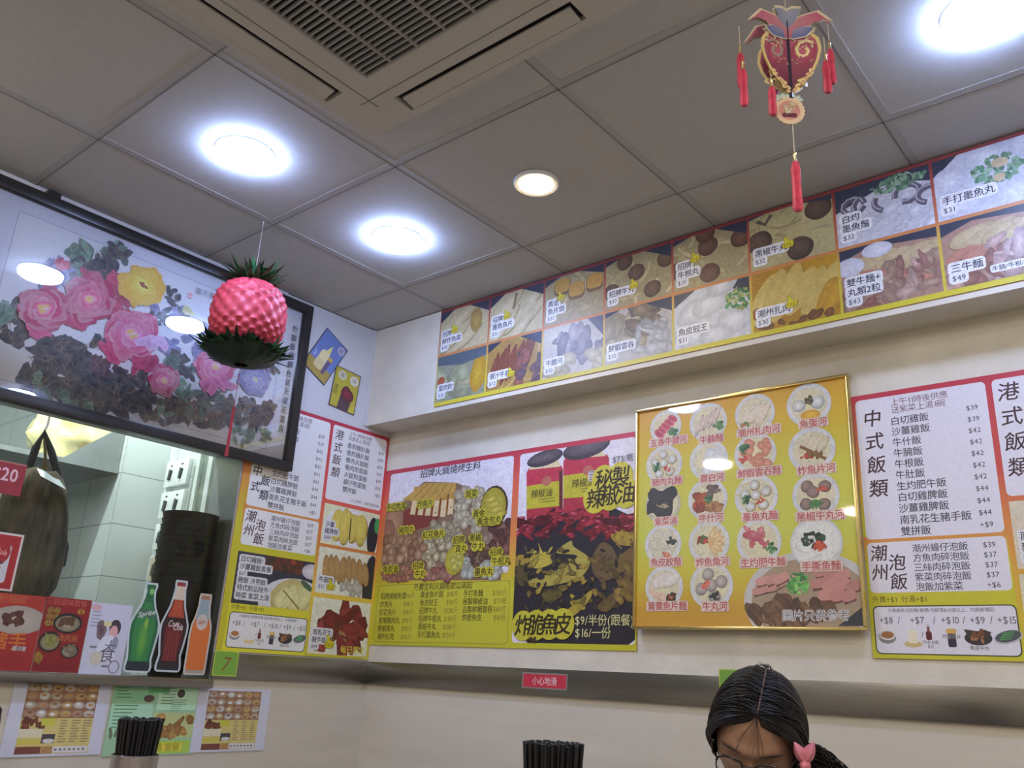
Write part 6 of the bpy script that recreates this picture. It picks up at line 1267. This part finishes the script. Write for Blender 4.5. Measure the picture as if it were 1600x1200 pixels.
for s in (1, -1):                                          # ears
    for q_, rad in (((.076*s, -.006, .0), .016), ((.077*s, -.010, .018), .014), ((.072*s, -.002, -.020), .011)):
        cc = hp(*q_); E_ = []
        for i in range(9): t = PI*i/8; E_.append([cc+Lh*(rad*.45*math.sin(t)*math.cos(2*PI*j/12))+Fh*(rad*.8*math.sin(t)*math.sin(2*PI*j/12))+Uh*(rad*1.2*math.cos(t)) for j in range(12)])
        b.grid(E_, True)
pers = empty('person', (2.01, -.66, 0)); tag(pers, 'person with black hair and dark glasses, head bowed, seated by the back wall', 'person')
body = b.build('body', m_skin, pers)
rm = body.modifiers.new('r', 'REMESH'); rm.mode = 'VOXEL'; rm.voxel_size = .0042; sm_ = body.modifiers.new('s', 'SMOOTH'); sm_.iterations = 3; sm_.factor = .5
me2 = bpy.data.meshes.new_from_object(body.evaluated_get(bpy.context.evaluated_depsgraph_get())); body.modifiers.clear(); body.data = me2; me2.polygons.foreach_set('use_smooth', [True]*len(me2.polygons))
def cloth(chains, name, m): vs, fs = skin(chains, name); b = MB(); b.add(vs, fs); return b.build(name, m, pers)
g = .013
def grow(ch, k0, k1): return [[(p_, (tuple(x+g for x in rd) if isinstance(rd, tuple) else rd+g)) for p_, rd in ch[0][k0:k1]]]
cloth([[(pel, (.155, .125)), (pel+Vector((0, 0, .17)), (.13, .105)), (chest, (.14, .105)), (nb, .066)]]+[[(chest, (.14, .105))]+grow(arm(1), 1, 4)[0]]+[[(chest, (.14, .105))]+grow(arm(-1), 1, 4)[0]], 'shirt', m_shirt)
cloth([[(pel+Vector((0, 0, .03)), (.16, .13)), (pel, (.158, .128))]+grow(leg(1), 1, 6)[0], [(pel, (.158, .128))]+grow(leg(-1), 1, 6)[0]], 'trousers', m_jean)
for s in (1, -1): a_ = Vector((2.01+.11*s, -.97, .06)); vs, fs = skin([[(a_+Vector((0, .03, -.012)), .042), (a_+Vector((0, -.06, -.016)), .040), (a_+Vector((0, -.16, -.022)), .036)]], 'shoe'); b = MB(); b.add(vs, fs); b.build('shoe', m_black, pers)
# eyes and brows behind the glasses, mostly lowered
b = MB()
for s in (1, -1): b.tube([hp((.018+.009*k)*s, .0955-.0016*k*k, .020+.002*math.sin(k)) for k in range(5)], [.001, .0022, .0025, .002, .0008], 8, flat=.6)
for s in (1, -1): b.tube([hp((.020+.006*k)*s, .0855-.0012*k*k, -.003-.0008*abs(k-2)) for k in range(5)], [.0006, .0014, .0016, .0014, .0006], 6)
b.build('brows', m_hair, pers)
# hair: a cap and several hundred locks that run from the parting to the tie behind her left ear
random.seed(11)
def hs(d, off):
    d = Vector(d).normalized(); p_ = skull(tuple(d)); v = Vector(p_); return hp(*(v+d*off))
hair = MB()
pa = .10                                                  # the parting sits a little left of the middle
def part(t): an = math.radians(38+118*t); return Vector((pa*math.sin(PI*min(1, .2+t))*.8, math.cos(an), math.sin(an))).normalized()
def slerp(a, c, t):
    o_ = math.acos(max(-1, min(1, a.dot(c)))); 
    return (a*math.sin((1-t)*o_)+c*math.sin(t*o_))/math.sin(o_) if o_ > 1e-4 else a
def catmull(P_, n=4):
    out = []; k = len(P_)
    for i in range(k-1):
        a, b_, c_, d_ = P_[max(0, i-1)], P_[i], P_[i+1], P_[min(k-1, i+2)]
        for j in range(n): t = j/n; out.append(.5*((2*b_)+(c_-a)*t+(2*a-5*b_+4*c_-d_)*t*t+(3*b_-a-3*c_+d_)*t**3))
    return out+[P_[-1]]
tie = Vector((.72, -.62, -.55)).normalized()
def lock(s, t0, spread, off, wd):
    st = part(t0); side = Vector((s*.97, .05-.5*t0+spread*.25, .10-.35*spread)).normalized(); en = (Vector((s*.80, -.45, -.62)) if s > 0 else Vector((-.80, -.42, -.60))).normalized()
    if s > 0: en = slerp(en, tie, .8)
    pts = []; n = 14
    for k in range(n+1):
        t = k/n; a1 = slerp(st, side, min(1, t/.6)) if t < .6 else slerp(side, en, (t-.6)/.4); a0 = slerp(st, en, t); d = slerp(a1, a0, .25+.3*t0)
        pts.append(hs(d, off+.011*math.sin(PI*min(1, t*1.15+.06))**.7))
    hair.tube(pts, [wd*(.45+.55*math.sin(PI*min(1, .12+.8*k/n))) for k in range(n+1)], 6, flat=.45, up=Uh)
P = []
for i in range(91):
    row = []
    for j in range(150):
        t = PI*.72*i/90; a_ = 2*PI*j/150; d = Vector((math.sin(t)*math.cos(a_), math.sin(t)*math.sin(a_), math.cos(t)))
        # the face window is left open: there the cap stays just under the skin
        hl = .70-.36*abs(d.x)+.10*max(0, 1-abs(d.x-.06)/.08); m1 = min(1, max(0, (hl-d.z)/.07+.5)); m2 = min(1, max(0, (d.y-.20)/.10)); k_ = m1*m1*(3-2*m1)*m2
        row.append(hs(d, .0062*(1-k_)-.010*k_))
    P.append(row)
hair.grid(P, True)
for s in (1, -1):
    for i in range(420): lock(s, .09+.91*R(0, 1)**1.2, R(-1, 1), R(.002, .0065), R(.0011, .0028))
for s in (1, -1):                                         # fringe swept aside along the temples
    for i in range(130):
        k = R(0, 1); st = part(R(.09, .20)); side = Vector((s*(R(.64, .76) if s > 0 else R(.70, .82)), .58-.34*k, .26-.20*k)).normalized(); en = Vector((s*(.86 if s > 0 else .93), .42-.4*k, -.30-.25*R(0, 1))).normalized(); pts = []
        for q_ in range(13):
            t = q_/12; d = slerp(slerp(st, side, min(1, t*1.5)), slerp(side, en, max(0, (t-.4)/.6)), t); pts.append(hs(d, .006+.010*math.sin(PI*t)+.003*k))
        hair.tube(pts, [.0007+.0017*math.sin(PI*min(1, q_/12+.12)) for q_ in range(13)], 6, flat=.5, up=Uh)
for i in range(12):                                       # a few loose hairs over the forehead
    st = part(R(.05, .12)); en = Vector((R(-.3, .4), .93, R(.15, .35))).normalized(); hair.tube([hs(slerp(st, en, q_/8), .004+.004*math.sin(PI*q_/8)) for q_ in range(9)], [.0003]*8+[.0002], 4)
for i in range(26):                                       # fly-away hairs on the crown
    st = part(R(.2, .8)); a_ = Vector((R(-.6, .6), R(-.3, .3), .4)); en = (st+a_*.5).normalized(); hair.tube([hs(slerp(st, en, q_/7), .012+R(.002, .008)*math.sin(PI*q_/7)) for q_ in range(8)], [.0005]*7+[.0002], 4)
tp = hs(tie, .010); rt = Vector((r_.x, r_.y, 0)).normalized()
for i in range(170):                                      # the tied tail, falling over her left shoulder
    o_ = Vector((R(-1, 1), R(-1, 1), R(-1, 1)))*.010; ln = R(.8, 1.15); e_ = Vector((R(-1, 1), R(-1, 1), R(-1, 1)))*.020
    pts = [tp+o_*.5, tp+rt*.020+o_*1.4+Vector((0, 0, .0)), tp+rt*.048*ln+o_*2+Vector((0, 0, -.008)), tp+rt*.075*ln+e_+Vector((0, 0, -.040)), tp+rt*.088*ln+e_*1.2+Vector((0, 0, -.085*ln)), tp+rt*.090*ln+e_*1.4+Vector((0, -.01, -.16*ln))]
    pts = [Vector(c_) for c_ in catmull(pts)]; hair.tube(pts, [.0012+.0014*math.sin(PI*min(.97, .1+.9*q_/(len(pts)-1))) for q_ in range(len(pts))], 5, flat=.6)
hair.build('hair', m_hair, pers)
b = MB(); b.tube([hs(part(.09+.048*k), .0115+.0012*math.sin(k)) for k in range(11)], [.0004]+[.0013]*9+[.0004], 6); b.build('parting', mat('scalp', (0.13, 0.08, 0.06), 0.6), pers)
# glasses
b = MB(); gz = .0
for s in (1, -1):
    ring = []
    for k in range(28):
        a_ = 2*PI*k/28; x_ = .0235*math.copysign(abs(math.cos(a_))**.75, math.cos(a_)); z_ = .0185*math.copysign(abs(math.sin(a_))**.8, math.sin(a_)); ring.append(hp(.0335*s+x_, .104-.10*abs((.0335*s+x_))**1.2, gz-.006+z_))
    b.tube(ring, .0013, 8, closed=True)
    up_ = [q_ for q_ in ring[1:14]]; b.tube(up_, .0023, 8)
    b.tube([hp(.056*s, .100, .004), hp(.066*s, .090, .006), hp(.076*s, .045, .007), hp(.078*s, .0, .008), hp(.076*s, -.02, -.006)], .0013, 8)
b.tube([hp(-.0105, .1045, .002), hp(-.004, .108, .004), hp(.004, .108, .004), hp(.0105, .1045, .002)], .0013, 8)
gl_ = b.build('glasses', m_glass, pers)
for s in (1, -1):
    b = MB(); ring = [hp(.0335*s+.0228*math.copysign(abs(math.cos(2*PI*k/28))**.75, math.cos(2*PI*k/28)), .1035-.10*abs(.0335*s)**1.2, gz-.006+.0178*math.copysign(abs(math.sin(2*PI*k/28))**.8, math.sin(2*PI*k/28))) for k in range(28)]; b.prism(ring, tuple(Fh*.0008)); b.build('lens', thin_glass('lens_glass', (.97, .97, .97), 0, 1.0), gl_)
# pink bow clip at the tie
cl = at(1257, 1189, 1, tp.y-.12); b = MB()
def wing(d, L, W, tilt):
    d = Vector(d).normalized(); nrm = (CAM-cl).normalized(); sd = d.cross(nrm).normalized(); P_ = []
    for k in range(9):
        t = k/8; c_ = cl+d*L*t+nrm*(.006*math.sin(PI*t)+.004); w_ = W*(math.sin(PI*min(.97, .18+.8*t)))**.8*(1-.25*t); P_.append([c_-sd*w_-nrm*.003, c_-sd*w_*.4+nrm*(.004+tilt), c_+sd*w_*.4+nrm*(.004-tilt), c_+sd*w_-nrm*.003])
    b.grid(P_); b.grid([[v-nrm*.004 for v in row] for row in P_])
wing(rt*-.55+Vector((0, 0, 1)), .034, .011, .002); wing(rt*.60+Vector((0, 0, 1)), .036, .012, -.002); wing(rt*-.2+Vector((0, 0, -1)), .018, .008, 0); wing(rt*.5+Vector((0, 0, -1)), .018, .008, 0)
b.tube([cl-rt*.006, cl, cl+rt*.006], [.005, .0075, .005], 10); b.build('hair_clip', m_pink, pers)
# the stool
st_ = empty('stool', (2.01, -.56, 0)); tag(st_, 'stool under the person by the back wall', 'stool'); b = MB(); b.lathe([(.15, .325), (.165, .33), (.165, .35), (.15, .355)], (2.01, -.56, 0), 36); b.build('seat', m_black, st_)
for k in range(4): a_ = PI/4+k*PI/2; b = MB(); b.tube([(2.01+.17*math.cos(a_), -.56+.17*math.sin(a_), 0), (2.01+.11*math.cos(a_), -.56+.11*math.sin(a_), .325)], .012, 10); b.build('leg', m_ss, st_)
